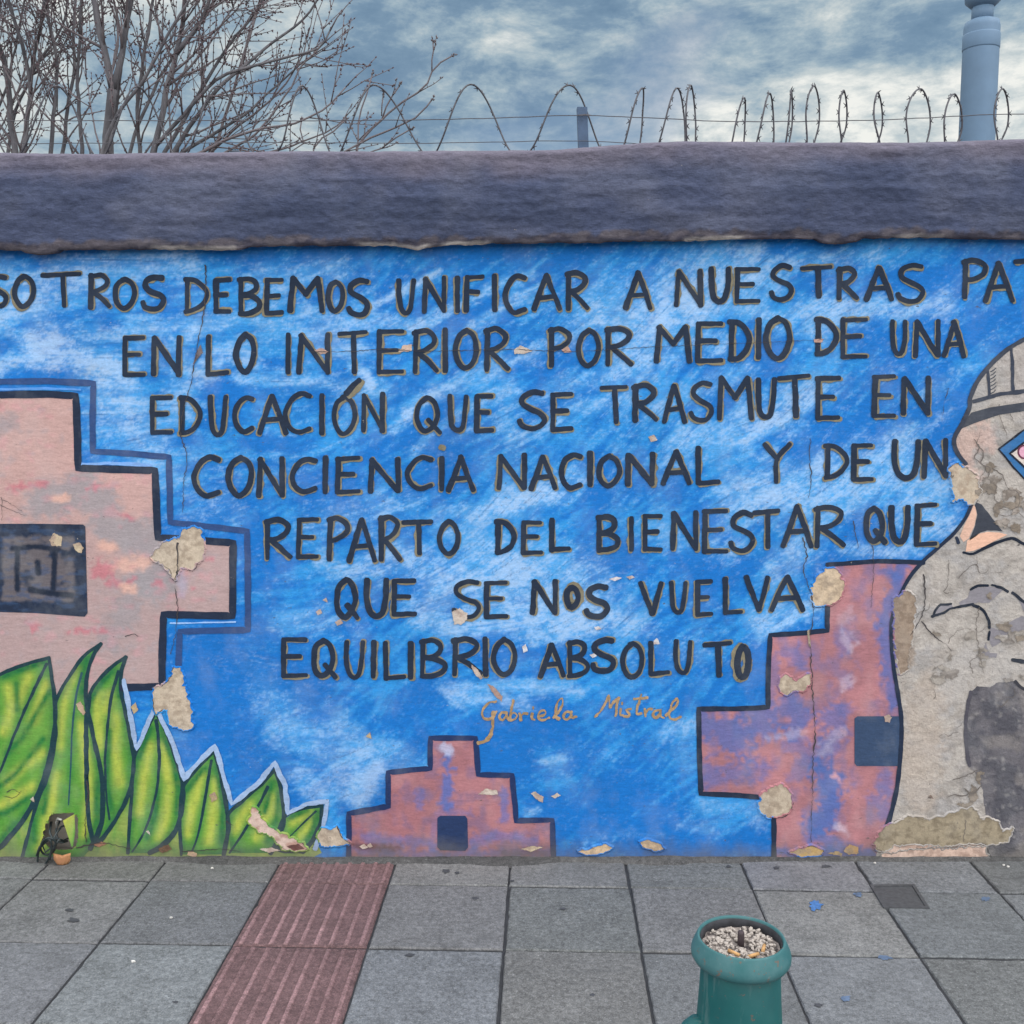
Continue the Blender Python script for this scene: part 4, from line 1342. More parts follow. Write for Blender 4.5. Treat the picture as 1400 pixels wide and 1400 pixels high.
LINES = [
    [('S', 0, 340, -75, 140, 50, 330), ('O', 0, 340, 65, 138, 200, 330), ('T', 0, 340, 218, 125, 450, 330), ('R', 0, 340, 480, 128, 615, 335), ('O', 0, 340, 615, 152, 752, 340), ('S', 0, 340, 768, 140, 908, 345),
     ('D', 0, 340, 1000, 150, 1148, 358), ('E', 0, 340, 1165, 155, 1272, 358), ('B', 350, 340, -105, 148, 35, 370), ('E', 350, 340, 45, 155, 160, 368), ('M', 350, 340, 172, 148, 375, 352), ('O', 350, 340, 380, 165, 490, 355), ('S', 350, 340, 490, 160, 628, 378),
     ('U', 350, 340, 765, 158, 875, 365), ('N', 350, 340, 905, 145, 1045, 358), ('I', 350, 340, 1083, 143, 1117, 358), ('F', 350, 340, 1135, 138, 1255, 352), ('I', 350, 340, 1288, 135, 1322, 350), ('C', 350, 340, 1345, 135, 1485, 365),
     ('A', 700, 340, 105, 132, 275, 345), ('R', 700, 340, 288, 115, 428, 345), ('A', 700, 340, 605, 115, 772, 338), ('N', 700, 340, 885, 108, 1048, 325), ('U', 700, 340, 1072, 98, 1198, 305), ('E', 700, 340, 1213, 95, 1362, 303),
     ('S', 1050, 340, 2, 78, 142, 292), ('T', 1050, 340, 170, 85, 358, 275), ('R', 1050, 340, 368, 92, 498, 288), ('A', 1050, 340, 525, 92, 690, 292), ('S', 1050, 340, 695, 75, 860, 305), ('P', 1050, 340, 1052, 50, 1200, 280), ('A', 1050, 340, 1170, 65, 1352, 298), ('T', 1050, 340, 1335, 48, 1500, 290)],
    [('E', 0, 340, 670, 470, 803, 705), ('N', 0, 340, 822, 470, 998, 702), ('L', 0, 340, 1122, 468, 1262, 702), ('O', 0, 340, 1280, 455, 1405, 690), ('I', 350, 340, 158, 455, 194, 692), ('N', 350, 340, 222, 455, 412, 690), ('T', 350, 340, 442, 440, 615, 688),
     ('E', 350, 340, 658, 435, 815, 690), ('R', 350, 340, 850, 435, 1005, 688), ('I', 350, 340, 1020, 432, 1054, 685), ('O', 350, 340, 1078, 432, 1220, 670), ('R', 350, 340, 1240, 425, 1390, 675), ('P', 700, 340, 193, 425, 328, 652), ('O', 700, 340, 345, 432, 490, 655), ('R', 700, 340, 503, 420, 668, 650),
     ('M', 700, 340, 775, 415, 985, 628), ('E', 700, 340, 1000, 392, 1158, 630), ('D', 700, 340, 1175, 382, 1312, 620), ('I', 700, 340, 1330, 375, 1368, 612), ('O', 1050, 340, -25, 365, 130, 615), ('D', 1050, 340, 248, 370, 388, 592), ('E', 1050, 340, 390, 370, 550, 605),
     ('U', 1050, 340, 660, 385, 765, 592), ('N', 1050, 340, 790, 380, 945, 600), ('A', 1050, 340, 948, 388, 1085, 600)],
    [('E', 190, 500, 58, 158, 192, 380), ('D', 190, 500, 215, 158, 355, 385), ('U', 190, 500, 375, 155, 488, 395), ('C', 190, 500, 505, 158, 640, 378), ('A', 190, 500, 645, 150, 818, 382), ('C', 190, 500, 785, 138, 955, 380), ('I', 190, 500, 983, 150, 1019, 382), ('O', 190, 500, 1050, 155, 1195, 388), ('N', 190, 500, 1210, 140, 1352, 370),
     ('Q', 540, 500, 105, 160, 262, 378), ('U', 540, 500, 285, 152, 402, 370), ('E', 540, 500, 432, 150, 545, 372), ('S', 540, 500, 665, 130, 830, 360), ('E', 540, 500, 845, 142, 980, 362), ('T', 540, 500, 1112, 100, 1280, 325), ('R', 540, 500, 1290, 92, 1445, 315),
     ('A', 890, 500, 55, 95, 200, 322), ('S', 890, 500, 205, 78, 345, 315), ('M', 890, 500, 355, 52, 565, 302), ('U', 890, 500, 568, 60, 690, 298), ('T', 890, 500, 685, 42, 875, 292), ('E', 890, 500, 893, 52, 1040, 302), ('E', 1050, 500, 565, 45, 705, 290), ('N', 1050, 500, 722, 50, 892, 275)],
    [('C', 190, 500, 285, 485, 455, 725), ('O', 190, 500, 475, 488, 632, 725), ('N', 190, 500, 640, 490, 805, 725), ('C', 190, 500, 820, 498, 985, 705), ('I', 190, 500, 1001, 490, 1037, 705), ('E', 190, 500, 1070, 490, 1218, 705), ('N', 190, 500, 1250, 495, 1436, 700),
     ('C', 540, 500, 52, 488, 215, 685), ('I', 540, 500, 238, 490, 272, 690), ('A', 540, 500, 280, 485, 442, 692), ('N', 540, 500, 555, 472, 728, 685), ('A', 540, 500, 732, 485, 888, 685), ('C', 540, 500, 890, 470, 1030, 682), ('I', 540, 500, 1052, 465, 1085, 665), ('O', 540, 500, 1098, 478, 1242, 672), ('N', 540, 500, 1255, 470, 1425, 665),
     ('A', 890, 500, 52, 455, 222, 658), ('L', 890, 500, 242, 435, 382, 658), ('Y', 890, 500, 608, 415, 772, 650), ('D', 1050, 500, 298, 420, 445, 625), ('E', 1050, 500, 452, 420, 580, 638), ('U', 1050, 500, 672, 400, 838, 628), ('N', 1050, 500, 838, 392, 990, 620)],
    [('R', 340, 680, 80, 108, 245, 345), ('E', 340, 680, 258, 103, 390, 340), ('P', 340, 680, 422, 100, 555, 355), ('A', 340, 680, 538, 108, 705, 360), ('R', 340, 680, 705, 92, 840, 355), ('T', 340, 680, 832, 115, 1015, 320), ('O', 340, 680, 1028, 118, 1160, 322),
     ('D', 640, 680, 140, 115, 270, 315), ('E', 640, 680, 285, 122, 412, 318), ('L', 640, 680, 440, 108, 565, 300), ('B', 640, 680, 695, 92, 832, 305), ('I', 640, 680, 874, 98, 906, 302), ('E', 640, 680, 950, 85, 1070, 298), ('N', 640, 680, 1100, 68, 1262, 295), ('E', 640, 680, 1275, 58, 1425, 310),
     ('S', 950, 680, 180, 70, 332, 305), ('T', 950, 680, 308, 58, 470, 282), ('A', 950, 680, 468, 35, 650, 280), ('R', 950, 680, 645, 38, 830, 280), ('Q', 950, 680, 918, 45, 1050, 260), ('U', 950, 680, 1058, 38, 1178, 260), ('E', 950, 680, 1195, 25, 1328, 272)],
    [('Q', 340, 680, 465, 435, 612, 675), ('U', 340, 680, 628, 438, 770, 662), ('E', 340, 680, 778, 438, 922, 652), ('S', 340, 680, 1105, 445, 1275, 670), ('E', 640, 680, 82, 452, 222, 665), ('N', 640, 680, 340, 440, 492, 645), ('O', 640, 680, 522, 475, 615, 618), ('S', 640, 680, 635, 470, 775, 668),
     ('V', 640, 680, 930, 455, 1070, 648), ('U', 640, 680, 1095, 450, 1200, 645), ('E', 640, 680, 1238, 445, 1345, 655), ('L', 950, 680, 148, 432, 268, 645), ('V', 950, 680, 265, 425, 412, 630), ('A', 950, 680, 405, 420, 605, 628)],
    [('E', 370, 840, 55, 120, 208, 350), ('Q', 370, 840, 220, 125, 370, 358), ('U', 370, 840, 398, 138, 520, 358), ('I', 370, 840, 545, 138, 582, 355), ('L', 370, 840, 612, 138, 745, 365), ('I', 370, 840, 752, 145, 785, 358), ('B', 370, 840, 808, 128, 968, 355), ('R', 370, 840, 985, 120, 1160, 340), ('I', 370, 840, 1155, 118, 1195, 340), ('O', 370, 840, 1205, 122, 1352, 342),
     ('A', 690, 840, 180, 150, 335, 348), ('B', 690, 840, 335, 135, 468, 350), ('S', 690, 840, 465, 125, 612, 325), ('O', 690, 840, 630, 142, 768, 360), ('L', 690, 840, 782, 138, 910, 340), ('U', 690, 840, 918, 132, 1025, 335), ('T', 690, 840, 1078, 142, 1245, 348), ('O', 690, 840, 1254, 160, 1346, 360)],
]
GOFF = [(1.4, 1.5), (-1.7, 1.4), (1.9, .6), (-1.5, 1.6), (.8, 1.9), (1.8, -.8), (1.0, -1.0), (2.2, 1.6)]
ORD = ['first', 'second', 'third', 'fourth', 'fifth', 'sixth', 'seventh']
for li, ln in enumerate(LINES):
    dk = Strokes(.0026)
    gd = Strokes(.0023)

    def ink(x, y):
        n = float(fbm(x / 9, y / 9, 3)) - .5
        return INK * (1 + n * .5) + np.array([.004, .008, .016])

    def gold(x, y):
        n = float(fbm(x / 7 + 9, y / 7, 3)) - .5
        return GOLD * (1 + n * .6)
    for ch, ox, oy, x0, y0, x1, y1 in ln:
        W = 7.5
        bx0, by0, bx1, by1 = ox + x0 / 4 + W / 2, oy + y0 / 4 + W / 2, ox + x1 / 4 - W / 2, oy + y1 / 4 - W / 2
        if ch == 'I':
            bx0 = bx1 = (bx0 + bx1) / 2
        gx, gy = random.choice(GOFF)
        thick = (ch == 'O' and bx1 - bx0 < 20)
        for st_ in GL[ch]:
            sm = st_[0] == 's'
            pts = [(bx0 + (bx1 - bx0) * u + random.uniform(-.7, .7), by0 + (by1 - by0) * v + random.uniform(-.7, .7)) for u, v in (st_[1] if sm else st_)]
            P = catmull(pts, 2.6) if (sm or len(pts) > 2) else straight(pts, 3)
            ww = W * random.uniform(.9, 1.08) * (1.15 if thick else 1)
            if len(pts) == 2 and abs(pts[0][1] - pts[1][1]) < 6:
                ww *= .88
            dk.line(P, ww, ink, .12, (random.uniform(.95, 1.08), random.uniform(.85, 1.03)))
            gd.line([(x + gx, y + gy) for x, y in P], W * random.uniform(.9, 1.1) * (1.7 if thick else 1), gold, .3)
    if li == 2:
        dk.line(catmull([(491, 520), (482, 528), (474, 538)], 3), 8, ink, .15)
        gd.line(catmull([(495, 523), (487, 533), (478, 541)], 3), 9, gold, .3)
    if li == 3:
        gd.line([(603, 611.5), (605, 612.5), (606, 613)], 8, gold, .3)
    lo = dk.build('lettering', LETTER, wall)
    tag(lo, ORD[li] + ' line of dark hand painted lettering with gold shading')
    gd.build('gold_shading', LETTER, lo)

SIG = [[(172, 128), (125, 138), (88, 190), (95, 236), (138, 236), (166, 204), (176, 192)], [(158, 196), (152, 260), (146, 310), (120, 362), (62, 386)], [(238, 200), (208, 198), (192, 228), (212, 244), (238, 216)], [(240, 198), (240, 232), (250, 246)],
       [(278, 122), (266, 186), (258, 244)], [(260, 224), (280, 200), (302, 214), (292, 240), (260, 246)], [(318, 204), (324, 246)], [(323, 226), (342, 202), (366, 204)], [(396, 204), (392, 240), (408, 244)], [(402, 166), (403, 170), (403, 174)],
       [(434, 224), (478, 206), (470, 184), (444, 194), (434, 224), (456, 246), (500, 232)], [(528, 230), (582, 155), (580, 112), (556, 135), (540, 216), (562, 238)], [(640, 194), (604, 194), (588, 224), (610, 240), (638, 212)], [(640, 192), (640, 226), (668, 224)],
       [(785, 224), (822, 184), (868, 94)], [(868, 94), (872, 130), (878, 166)], [(878, 166), (900, 130), (930, 106)], [(930, 106), (914, 166), (908, 218)], [(944, 176), (940, 212), (954, 214)], [(950, 138), (951, 142), (951, 146)],
       [(1004, 176), (978, 182), (994, 202), (990, 220), (962, 218)], [(1066, 88), (1046, 160), (1042, 208), (1070, 206)], [(1024, 114), (1064, 112), (1106, 104)], [(1092, 176), (1096, 220)], [(1096, 200), (1114, 178), (1134, 180)],
       [(1188, 184), (1152, 186), (1140, 216), (1162, 230), (1186, 204)], [(1190, 182), (1190, 222), (1206, 232)], [(1222, 218), (1288, 152), (1290, 114), (1258, 148), (1244, 220), (1270, 242), (1312, 224)]]
s = Strokes(.0026)
for k_, P in enumerate(SIG):
    pts = [(640 + x / 4.516, 930 + y / 4.516) for x, y in P]
    s.line(catmull(pts, 2), 3.3 if k_ != 1 else 4.6, lambda x, y: lin(150, 124, 92) * (1 + (float(fbm(x / 4, y / 4, 3)) - .5) * 1.1), .55)
so = s.build('signature', LETTER, wall)
tag(so, 'ochre cursive signature below the last line of lettering')

# ------------------------------------------------------------------ bare plaster, flakes and cracks


def plaster_col(base, dark):
    def f(px, py):
        c = np.tile(base, (len(px), 1))
        c = col_mix(c, sstep(.4, .65, fbm(px / 9 + 3, py / 7, 4)) * .7, dark)
        c = col_mix(c, sstep(.58, .7, fbm(px / 5 + 13, py / 4, 3)) * .4, base * 1.25)
        return c
    return f


BE, BEd = lin(180, 165, 147), lin(138, 123, 107)
WH, WHd = lin(205, 190, 178), lin(160, 134, 122)
OL, OLd = lin(146, 134, 114), lin(106, 95, 80)
PATCH = [
    ([(207, 760), (226, 740), (243, 737), (246, 727), (258, 720), (273, 722), (281, 747), (275, 766), (264, 780), (248, 776), (238, 794), (233, 780), (222, 770), (212, 766)], BE, BEd, 2.2),
    ([(208, 940), (222, 936), (234, 924), (237, 910), (247, 914), (252, 936), (260, 962), (263, 994), (255, 999), (238, 994), (228, 984), (231, 972), (222, 970), (213, 976), (209, 958)], BE, BEd, 2.2),
    ([(1109, 802), (1119, 784), (1134, 775), (1146, 782), (1153, 800), (1151, 815), (1137, 826), (1114, 829), (1109, 815)], lin(194, 172, 146), BEd, 2),
    ([(1063, 938), (1066, 926), (1077, 923), (1088, 930), (1100, 923), (1109, 921), (1108, 935), (1098, 944), (1086, 943), (1076, 950), (1066, 946)], BE, BEd, 1.5),
    ([(1036, 1105), (1042, 1084), (1053, 1076), (1066, 1071), (1077, 1078), (1083, 1098), (1078, 1112), (1062, 1118), (1044, 1115)], BE, BEd, 2),
    ([(434, 1144), (442, 1131), (452, 1134), (461, 1129), (468, 1144), (479, 1153), (456, 1157), (440, 1156)], BE, BEd, 1.5),
    ([(344, 1102), (352, 1104), (356, 1120), (375, 1134), (394, 1144), (412, 1150), (420, 1160), (405, 1164), (388, 1160), (372, 1144), (354, 1136), (341, 1124)], lin(196, 172, 160), lin(150, 110, 96), 2),
    ([(1297, 640), (1306, 633), (1320, 639), (1334, 650), (1342, 676), (1330, 688), (1316, 684), (1304, 686), (1301, 662)], BE, lin(150, 130, 112), 2.5),
    ([(1195, 1152), (1210, 1130), (1240, 1116), (1262, 1120), (1278, 1118), (1302, 1110), (1322, 1104), (1337, 1108), (1341, 1123), (1352, 1117), (1364, 1124), (1370, 1138), (1386, 1130), (1374, 1150), (1348, 1154), (1300, 1158), (1250, 1160), (1218, 1166), (1202, 1162)], OL, OLd, 2.2),
    ([(1206, 1168), (1222, 1158), (1246, 1154), (1280, 1158), (1318, 1155), (1346, 1153), (1350, 1174), (1206, 1174)], lin(190, 164, 150), lin(140, 116, 104), 2),
    ([(1222, 818), (1238, 808), (1252, 816), (1250, 840), (1246, 870), (1240, 915), (1230, 922), (1224, 895), (1222, 850)], lin(160, 142, 126), lin(128, 110, 96), 2),
    ([(617, 838), (628, 832), (640, 838), (636, 852), (622, 854)], WH, WHd, 1.2), ([(644, 908), (650, 912), (661, 926), (656, 929), (648, 920)], WH, WHd, .8), ([(666, 934), (674, 938), (687, 952), (686, 959), (678, 953)], lin(176, 140, 128), WHd, .8),
    ([(430, 479), (440, 476), (450, 481), (438, 485)], lin(200, 160, 146), WHd, .8), ([(544, 482), (552, 473), (562, 470), (563, 480)], lin(206, 180, 164), WHd, .8), ([(702, 478), (712, 472), (728, 480), (718, 484), (704, 484)], WH, WHd, .8),
    ([(768, 478), (776, 474), (782, 481), (772, 483)], lin(200, 160, 146), WHd, .6), ([(1112, 464), (1126, 463), (1124, 468), (1113, 468)], lin(200, 160, 146), WHd, .5), ([(886, 598), (894, 594), (899, 602), (890, 604)], WH, WHd, .6),
    ([(654, 1086), (664, 1078), (680, 1080), (681, 1086)], WH, WHd, .8), ([(725, 1084), (732, 1082), (744, 1090), (742, 1098), (736, 1094)], WH, WHd, .8), ([(753, 1088), (762, 1084), (767, 1087), (758, 1091)], WH, WHd, .6),
    ([(790, 1163), (806, 1160), (826, 1154), (838, 1158), (824, 1166), (800, 1168)], lin(198, 170, 138), BEd, 1.2), ([(873, 1150), (884, 1147), (900, 1153), (910, 1160), (896, 1163), (880, 1158)], lin(198, 170, 138), BEd, 1.2),
    ([(1078, 1166), (1092, 1160), (1108, 1156), (1126, 1162), (1122, 1169), (1096, 1170)], lin(170, 142, 96), BEd, 1.2), ([(1132, 1167), (1142, 1163), (1152, 1166), (1150, 1170)], lin(170, 142, 96), BEd, .8), ([(1153, 1162), (1160, 1154), (1173, 1158), (1174, 1167), (1160, 1168)], lin(180, 146, 104), BEd, 1),
    ([(68, 738), (76, 728), (85, 735), (84, 746), (72, 746)], lin(206, 186, 156), WHd, 1), ([(100, 744), (108, 741), (115, 748), (112, 757), (106, 754)], lin(206, 186, 156), WHd, .8), ([(105, 962), (110, 958), (118, 974), (114, 978), (107, 970)], lin(196, 168, 140), WHd, .8),
    ([(180, 966), (186, 960), (189, 970), (183, 976)], lin(190, 168, 130), WHd, .6), ([(714, 884), (719, 880), (722, 890), (716, 892)], lin(214, 214, 220), WHd, .5), ([(893, 876), (898, 872), (902, 880), (894, 881)], lin(214, 214, 220), WHd, .5),
    ([(806, 895), (812, 892), (816, 896), (810, 899)], lin(214, 214, 220), WHd, .5), ([(832, 792), (842, 788), (850, 790), (840, 794)], lin(214, 206, 210), WHd, .5), ([(856, 788), (864, 786), (868, 790), (860, 792)], lin(214, 206, 210), WHd, .5),
    ([(812, 857), (818, 855), (822, 860), (815, 861)], lin(214, 214, 220), WHd, .5), ([(432, 836), (438, 832), (441, 838), (435, 841)], lin(190, 170, 160), WHd, .5), ([(458, 850), (466, 846), (469, 852), (461, 855)], lin(190, 170, 160), WHd, .5), ([(441, 820), (446, 817), (448, 824)], lin(190, 170, 160), WHd, .5),
    ([(1208, 979), (1214, 976), (1219, 980), (1216, 988), (1210, 986)], WH, WHd, .8), ([(491, 1157), (498, 1153), (504, 1158), (497, 1160)], WH, WHd, .5), ([(502, 1155), (507, 1152), (510, 1157), (505, 1159)], WH, WHd, .5), ([(712, 1160), (728, 1156), (742, 1158), (726, 1164)], lin(206, 190, 160), WHd, .6),
    ([(355, 1160), (372, 1158), (384, 1162), (368, 1165)], WH, WHd, .6), ([(392, 1156), (408, 1152), (416, 1160), (402, 1163)], lin(120, 76, 70), lin(90, 60, 56), .8), ([(258, 1162), (270, 1166), (268, 1171), (256, 1168)], lin(186, 160, 130), WHd, .6),
    ([(216, 1160), (230, 1154), (236, 1160), (222, 1166)], lin(116, 90, 70), lin(90, 70, 56), .8), ([(128, 1154), (138, 1150), (148, 1152), (136, 1158)], lin(150, 110, 90), lin(90, 70, 56), .8), ([(286, 1086), (294, 1082), (298, 1092), (290, 1096)], lin(170, 150, 110), WHd, .6),
    ([(263, 500), (270, 480), (275, 470), (278, 482), (270, 492)], lin(120, 108, 112), lin(80, 76, 84), .8), ([(42, 1092), (46, 1088), (48, 1096)], lin(200, 190, 176), WHd, .5), ([(200, 1136), (204, 1134), (206, 1142)], lin(200, 190, 176), WHd, .5),
    ([(500, 1006), (506, 1000), (508, 1010)], lin(190, 170, 140), WHd, .5), ([(1103, 862), (1106, 860), (1108, 885), (1105, 882)], BE, BEd, .5), ([(1268, 1090), (1272, 1086), (1276, 1092)], lin(90, 84, 80), WHd, .5),
]
def coat(px, py):
    """colour of the paint coat lying under a point of the mural"""
    X_, Z_ = wall_xz(px, py)
    c = WC[np.clip(((Z_ - zs[0]) / ST).astype(int), 0, nz - 1), np.clip(((X_ - xs[0]) / ST).astype(int), 0, nx - 1)]
    for poly, f in ((PYR1, pink_big), (OUT_S, rose_small), (PYR3, rose_big), (FIG, fig_col)):
        k = in_poly(px, py, poly)
        if k.any():
            c[k] = f(px[k], py[k])
    for ol, rib, dark, yel in LEAVES:
        k = in_poly(px, py, ol)
        if k.any():
            c[k] = leaf_col(rib, dark, yel, ol)(px[k], py[k])
    k = (py > 1130) & (px < 432)
    c[k] = grass_col(px[k], py[k])
    return c


random.seed(33)


def scab(cx, cy, rx, ry):
    n = random.randint(8, 12)
    a0 = random.random() * 6
    return [(cx + rx * random.uniform(.55, 1.15) * math.cos(a0 + 6.283 * q / n), cy + ry * random.uniform(.55, 1.15) * math.sin(a0 + 6.283 * q / n)) for q in range(n)]


for _ in range(15):
    cx, cy = random.uniform(1332, 1420), random.uniform(630, 725)
    if cx < 1352 and cy > 690 or math.hypot(cx - 1402, cy - 618) < 34:
        continue
    PATCH.append((scab(cx, cy, random.uniform(5, 13), random.uniform(5, 11)), random.choice([lin(150, 138, 126), lin(134, 122, 110), lin(160, 150, 142)]), lin(104, 94, 86), 2.2))
for _ in range(18):
    cx, cy = random.uniform(1262, 1420), random.uniform(860, 930)
    PATCH.append((scab(cx, cy, random.uniform(4, 13), random.uniform(3, 8)), random.choice([lin(168, 160, 152), lin(138, 128, 118), lin(156, 148, 142)]), lin(112, 104, 98), 2.2))
for cx, cy, rx, ry in ((1330, 1085, 9, 14), (1338, 1062, 6, 9), (1320, 1100, 12, 6), (1372, 856, 12, 7), (1352, 815, 7, 5), (1395, 872, 10, 6), (1300, 590 + 60, 5, 7)):
    PATCH.append((scab(cx, cy, rx, ry), lin(150, 138, 126), lin(100, 92, 86), 2.4))
PL = 0
EDGE = []
for P, b, d, rg in PATCH:
    PL += 1
    big = (max(p[0] for p in P) - min(p[0] for p in P)) > 30
    fill('plaster_patch', P, plaster_col(b * (.92 if big else .72), d * (1 if big else .8)), (.0034 + PL * .00001), PLASTER, wall, 1.9 if big else 1.2, rag=rg * 1.9, lip=coat if PL <= 11 or (big and P[0][0] < 1260) else None)
    # shadow of the broken paint edge, painted as a dark stroke along part of the outline
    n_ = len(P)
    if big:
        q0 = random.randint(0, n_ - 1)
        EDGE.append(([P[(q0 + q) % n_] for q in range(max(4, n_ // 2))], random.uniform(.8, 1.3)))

CR = [([(282, 362), (281, 400), (279, 430), (272, 462), (268, 490), (262, 520), (252, 560), (247, 590), (256, 625), (252, 660), (250, 700)], 1.6),
      ([(243, 742), (243, 775), (240, 800), (243, 830), (241, 865), (234, 893)], 2.2), ([(1098, 735), (1103, 760), (1098, 780), (1107, 805), (1112, 835), (1107, 868)], 1.6),
      ([(1107, 880), (1109, 920), (1111, 960), (1114, 1000), (1111, 1040), (1110, 1090), (1108, 1150)], 1.7), ([(425, 481), (470, 481), (520, 478), (580, 480), (640, 479), (700, 478), (790, 480), (900, 474), (1050, 468), (1130, 464)], 1.0),
      ([(1262, 785), (1264, 810), (1263, 830), (1256, 850), (1244, 868)], 2.0), ([(1260, 850), (1275, 868), (1292, 880), (1300, 890)], 1.4), ([(1297, 765), (1294, 800), (1290, 810), (1312, 808)], 1.0), ([(1310, 790), (1325, 775), (1336, 770), (1334, 762)], 1.1),
      ([(1334, 772), (1340, 784), (1350, 780), (1350, 772)], 1.2), ([(1330, 920), (1326, 905), (1340, 895)], .9), ([(1338, 830), (1334, 860), (1340, 900), (1345, 920)], 1.0), ([(1366, 568), (1374, 590), (1376, 600)], 1.0), ([(1380, 565), (1386, 580)], 1.0),
      ([(1340, 590), (1336, 606), (1344, 620), (1340, 634), (1352, 640), (1350, 655), (1362, 665), (1358, 680), (1370, 690)], 1.4), ([(1330, 600), (1338, 612), (1332, 626), (1346, 640), (1338, 660), (1348, 672)], 1.2), ([(1356, 640), (1370, 650), (1378, 668), (1390, 672), (1392, 690), (1380, 698), (1366, 694)], 1.3),
      ([(1360, 700), (1376, 706), (1388, 700), (1400, 708)], 1.2), ([(1370, 716), (1384, 722), (1396, 716)], 1.0), ([(1294, 1090), (1305, 1086), (1316, 1088), (1330, 1080)], 1.8), ([(1318, 1078), (1328, 1084), (1340, 1074)], 2.6), ([(1302, 1066), (1320, 1060), (1336, 1052)], 1.2),
      ([(1320, 1120), (1316, 1150)], 1.0), ([(118, 1068), (122, 1085), (119, 1100), (117, 1130), (118, 1150)], 1.8), ([(1108, 600), (1106, 625), (1109, 650), (1105, 680)], 1.4), ([(1165, 712), (1170, 735), (1172, 750)], 1.3), ([(1192, 745), (1194, 785), (1190, 830)], 1.0),
      ([(5, 683), (30, 698)], .8), ([(0, 690), (35, 705)], .7), ([(3, 680), (4, 712)], .7), ([(172, 870), (184, 866), (190, 870)], 1.4), ([(105, 1158), (140, 1152), (180, 1160)], 1.4), ([(250, 1164), (300, 1160), (330, 1164)], 1.2), ([(310, 1122), (320, 1128)], 1.4), ([(1296, 530), (1290, 555), (1287, 575)], 1.0),
      ([(10, 1082), (18, 1078), (28, 1084)], 1.2), ([(6, 1088), (20, 1090), (30, 1080)], .9)]
ck = lin(62, 57, 58)
for _ in range(8):
    x, y = random.uniform(1268, 1390), random.uniform(770, 1050)
    a = random.uniform(-.6, 2.2)
    L = [(x, y)]
    for q in range(random.randint(3, 6)):
        a += random.gauss(0, .7)
        x += 7 * math.cos(a)
        y += 7 * math.sin(a)
        L.append((x, y))
    CR.append((L, random.uniform(.6, .9)))
for P, w in CR + EDGE[:22]:  # cracks, then the painted shadow strokes at the patch edges
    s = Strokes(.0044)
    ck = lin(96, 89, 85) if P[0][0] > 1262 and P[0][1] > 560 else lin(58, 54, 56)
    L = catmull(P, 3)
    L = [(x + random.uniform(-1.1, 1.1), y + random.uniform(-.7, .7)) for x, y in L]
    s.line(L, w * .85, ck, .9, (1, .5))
    s.build('crack_or_edge_shade', LETTER, wall)

# uneven mortar fillet and grime where the pavement meets the wall
MORT = concrete_mat('foot_mortar', (.05, .05, .052), (.085, .082, .08), (.2, .2, .2))
V, F, C = [], [], []
fx = np.arange(-7, 7, .012)
for i, x in enumerate(fx):
    w = .012 + .030 * max(0, float(fbm(x * 3, 1.0, 3)) - .42) * 3 + .010 * float(fbm(x * 22, 5.0, 3))
    h = .006 + .012 * float(fbm(x * 9, 8.0, 4))
    for (yy, zz) in ((WALL_Y + .002, h), (WALL_Y - .005, h * .9), (WALL_Y - w * .6, h * .45 + .002), (WALL_Y - w, -.004)):
        V.append((x, yy, zz))
        C.append((1, 1, 1))
    if i:
        b = (i - 1) * 4
        for j in range(3):
            F.append((b + j, b + j + 1, b + 5 + j, b + 4 + j))
tag(link('pavement_mortar', mesh('pavement_mortar', V, F, np.array(C), True), MORT), kind='structure')

# ------------------------------------------------------------------ things at the broken hole
BLACK = plain('black_rubber', (.02, .03, .034), .45, 0, .3, 80, .1, .5)
flap = empty('broken_cover', tuple(p3(99, 1140, WALL_Y - .01)))
tag(flap, 'green painted broken cover piece hanging at the hole in the wall foot', 'cover')
bm = [(86, 1122), (100, 1114), (101, 1138), (98, 1158)]
pts = []
for (x, y), dy in zip(bm, (.05, .012, .012, .02)):
    pts.append(p3(x, y, WALL_Y - dy))
V = pts + [p + Vector((.002, .006, 0)) for p in pts]
F = [(3, 2, 1, 0), (4, 5, 6, 7), (0, 1, 5, 4), (1, 2, 6, 5), (2, 3, 7, 6), (3, 0, 4, 7)]
o = link('cover_plate', mesh('cover_plate', V, F, np.array([lin(186, 190, 84), lin(170, 180, 90), lin(110, 160, 70), lin(110, 160, 80)] * 2)), MURAL, flap)
rel(o)
t = Tubes()
t.tube([p3(84, 1121, WALL_Y - .045), p3(79, 1119, WALL_Y - .03), p3(77, 1124, WALL_Y - .02), p3(78, 1131, WALL_Y - .015)], .004, 6)
o = t.build('hinge_wire', plain('bare_wire', (.35, .34, .33), .5, .5, .2, 50), flap)
rel(o)

cab = empty('cable', tuple(p3(72, 1165, WALL_Y - .05)))
tag(cab, 'coiled black cable hanging out of the hole in the wall foot', 'cable')


def loop_pts(cx, cy, rx, ry, rot, y0, y1, n=36, a0=90, turns=1.05):
    out = []
    for i in range(n + 1):
        a = R(a0) + 2 * math.pi * turns * i / n
        ex, ey = rx * math.cos(a), ry * math.sin(a)
        c, s_ = math.cos(R(rot)), math.sin(R(rot))
        f = .5 - .5 * math.cos(2 * math.pi * i / n)
        out.append(p3(cx + ex * c - ey * s_, cy + ex * s_ + ey * c, WALL_Y - (y0 + (y1 - y0) * f)))
    return out


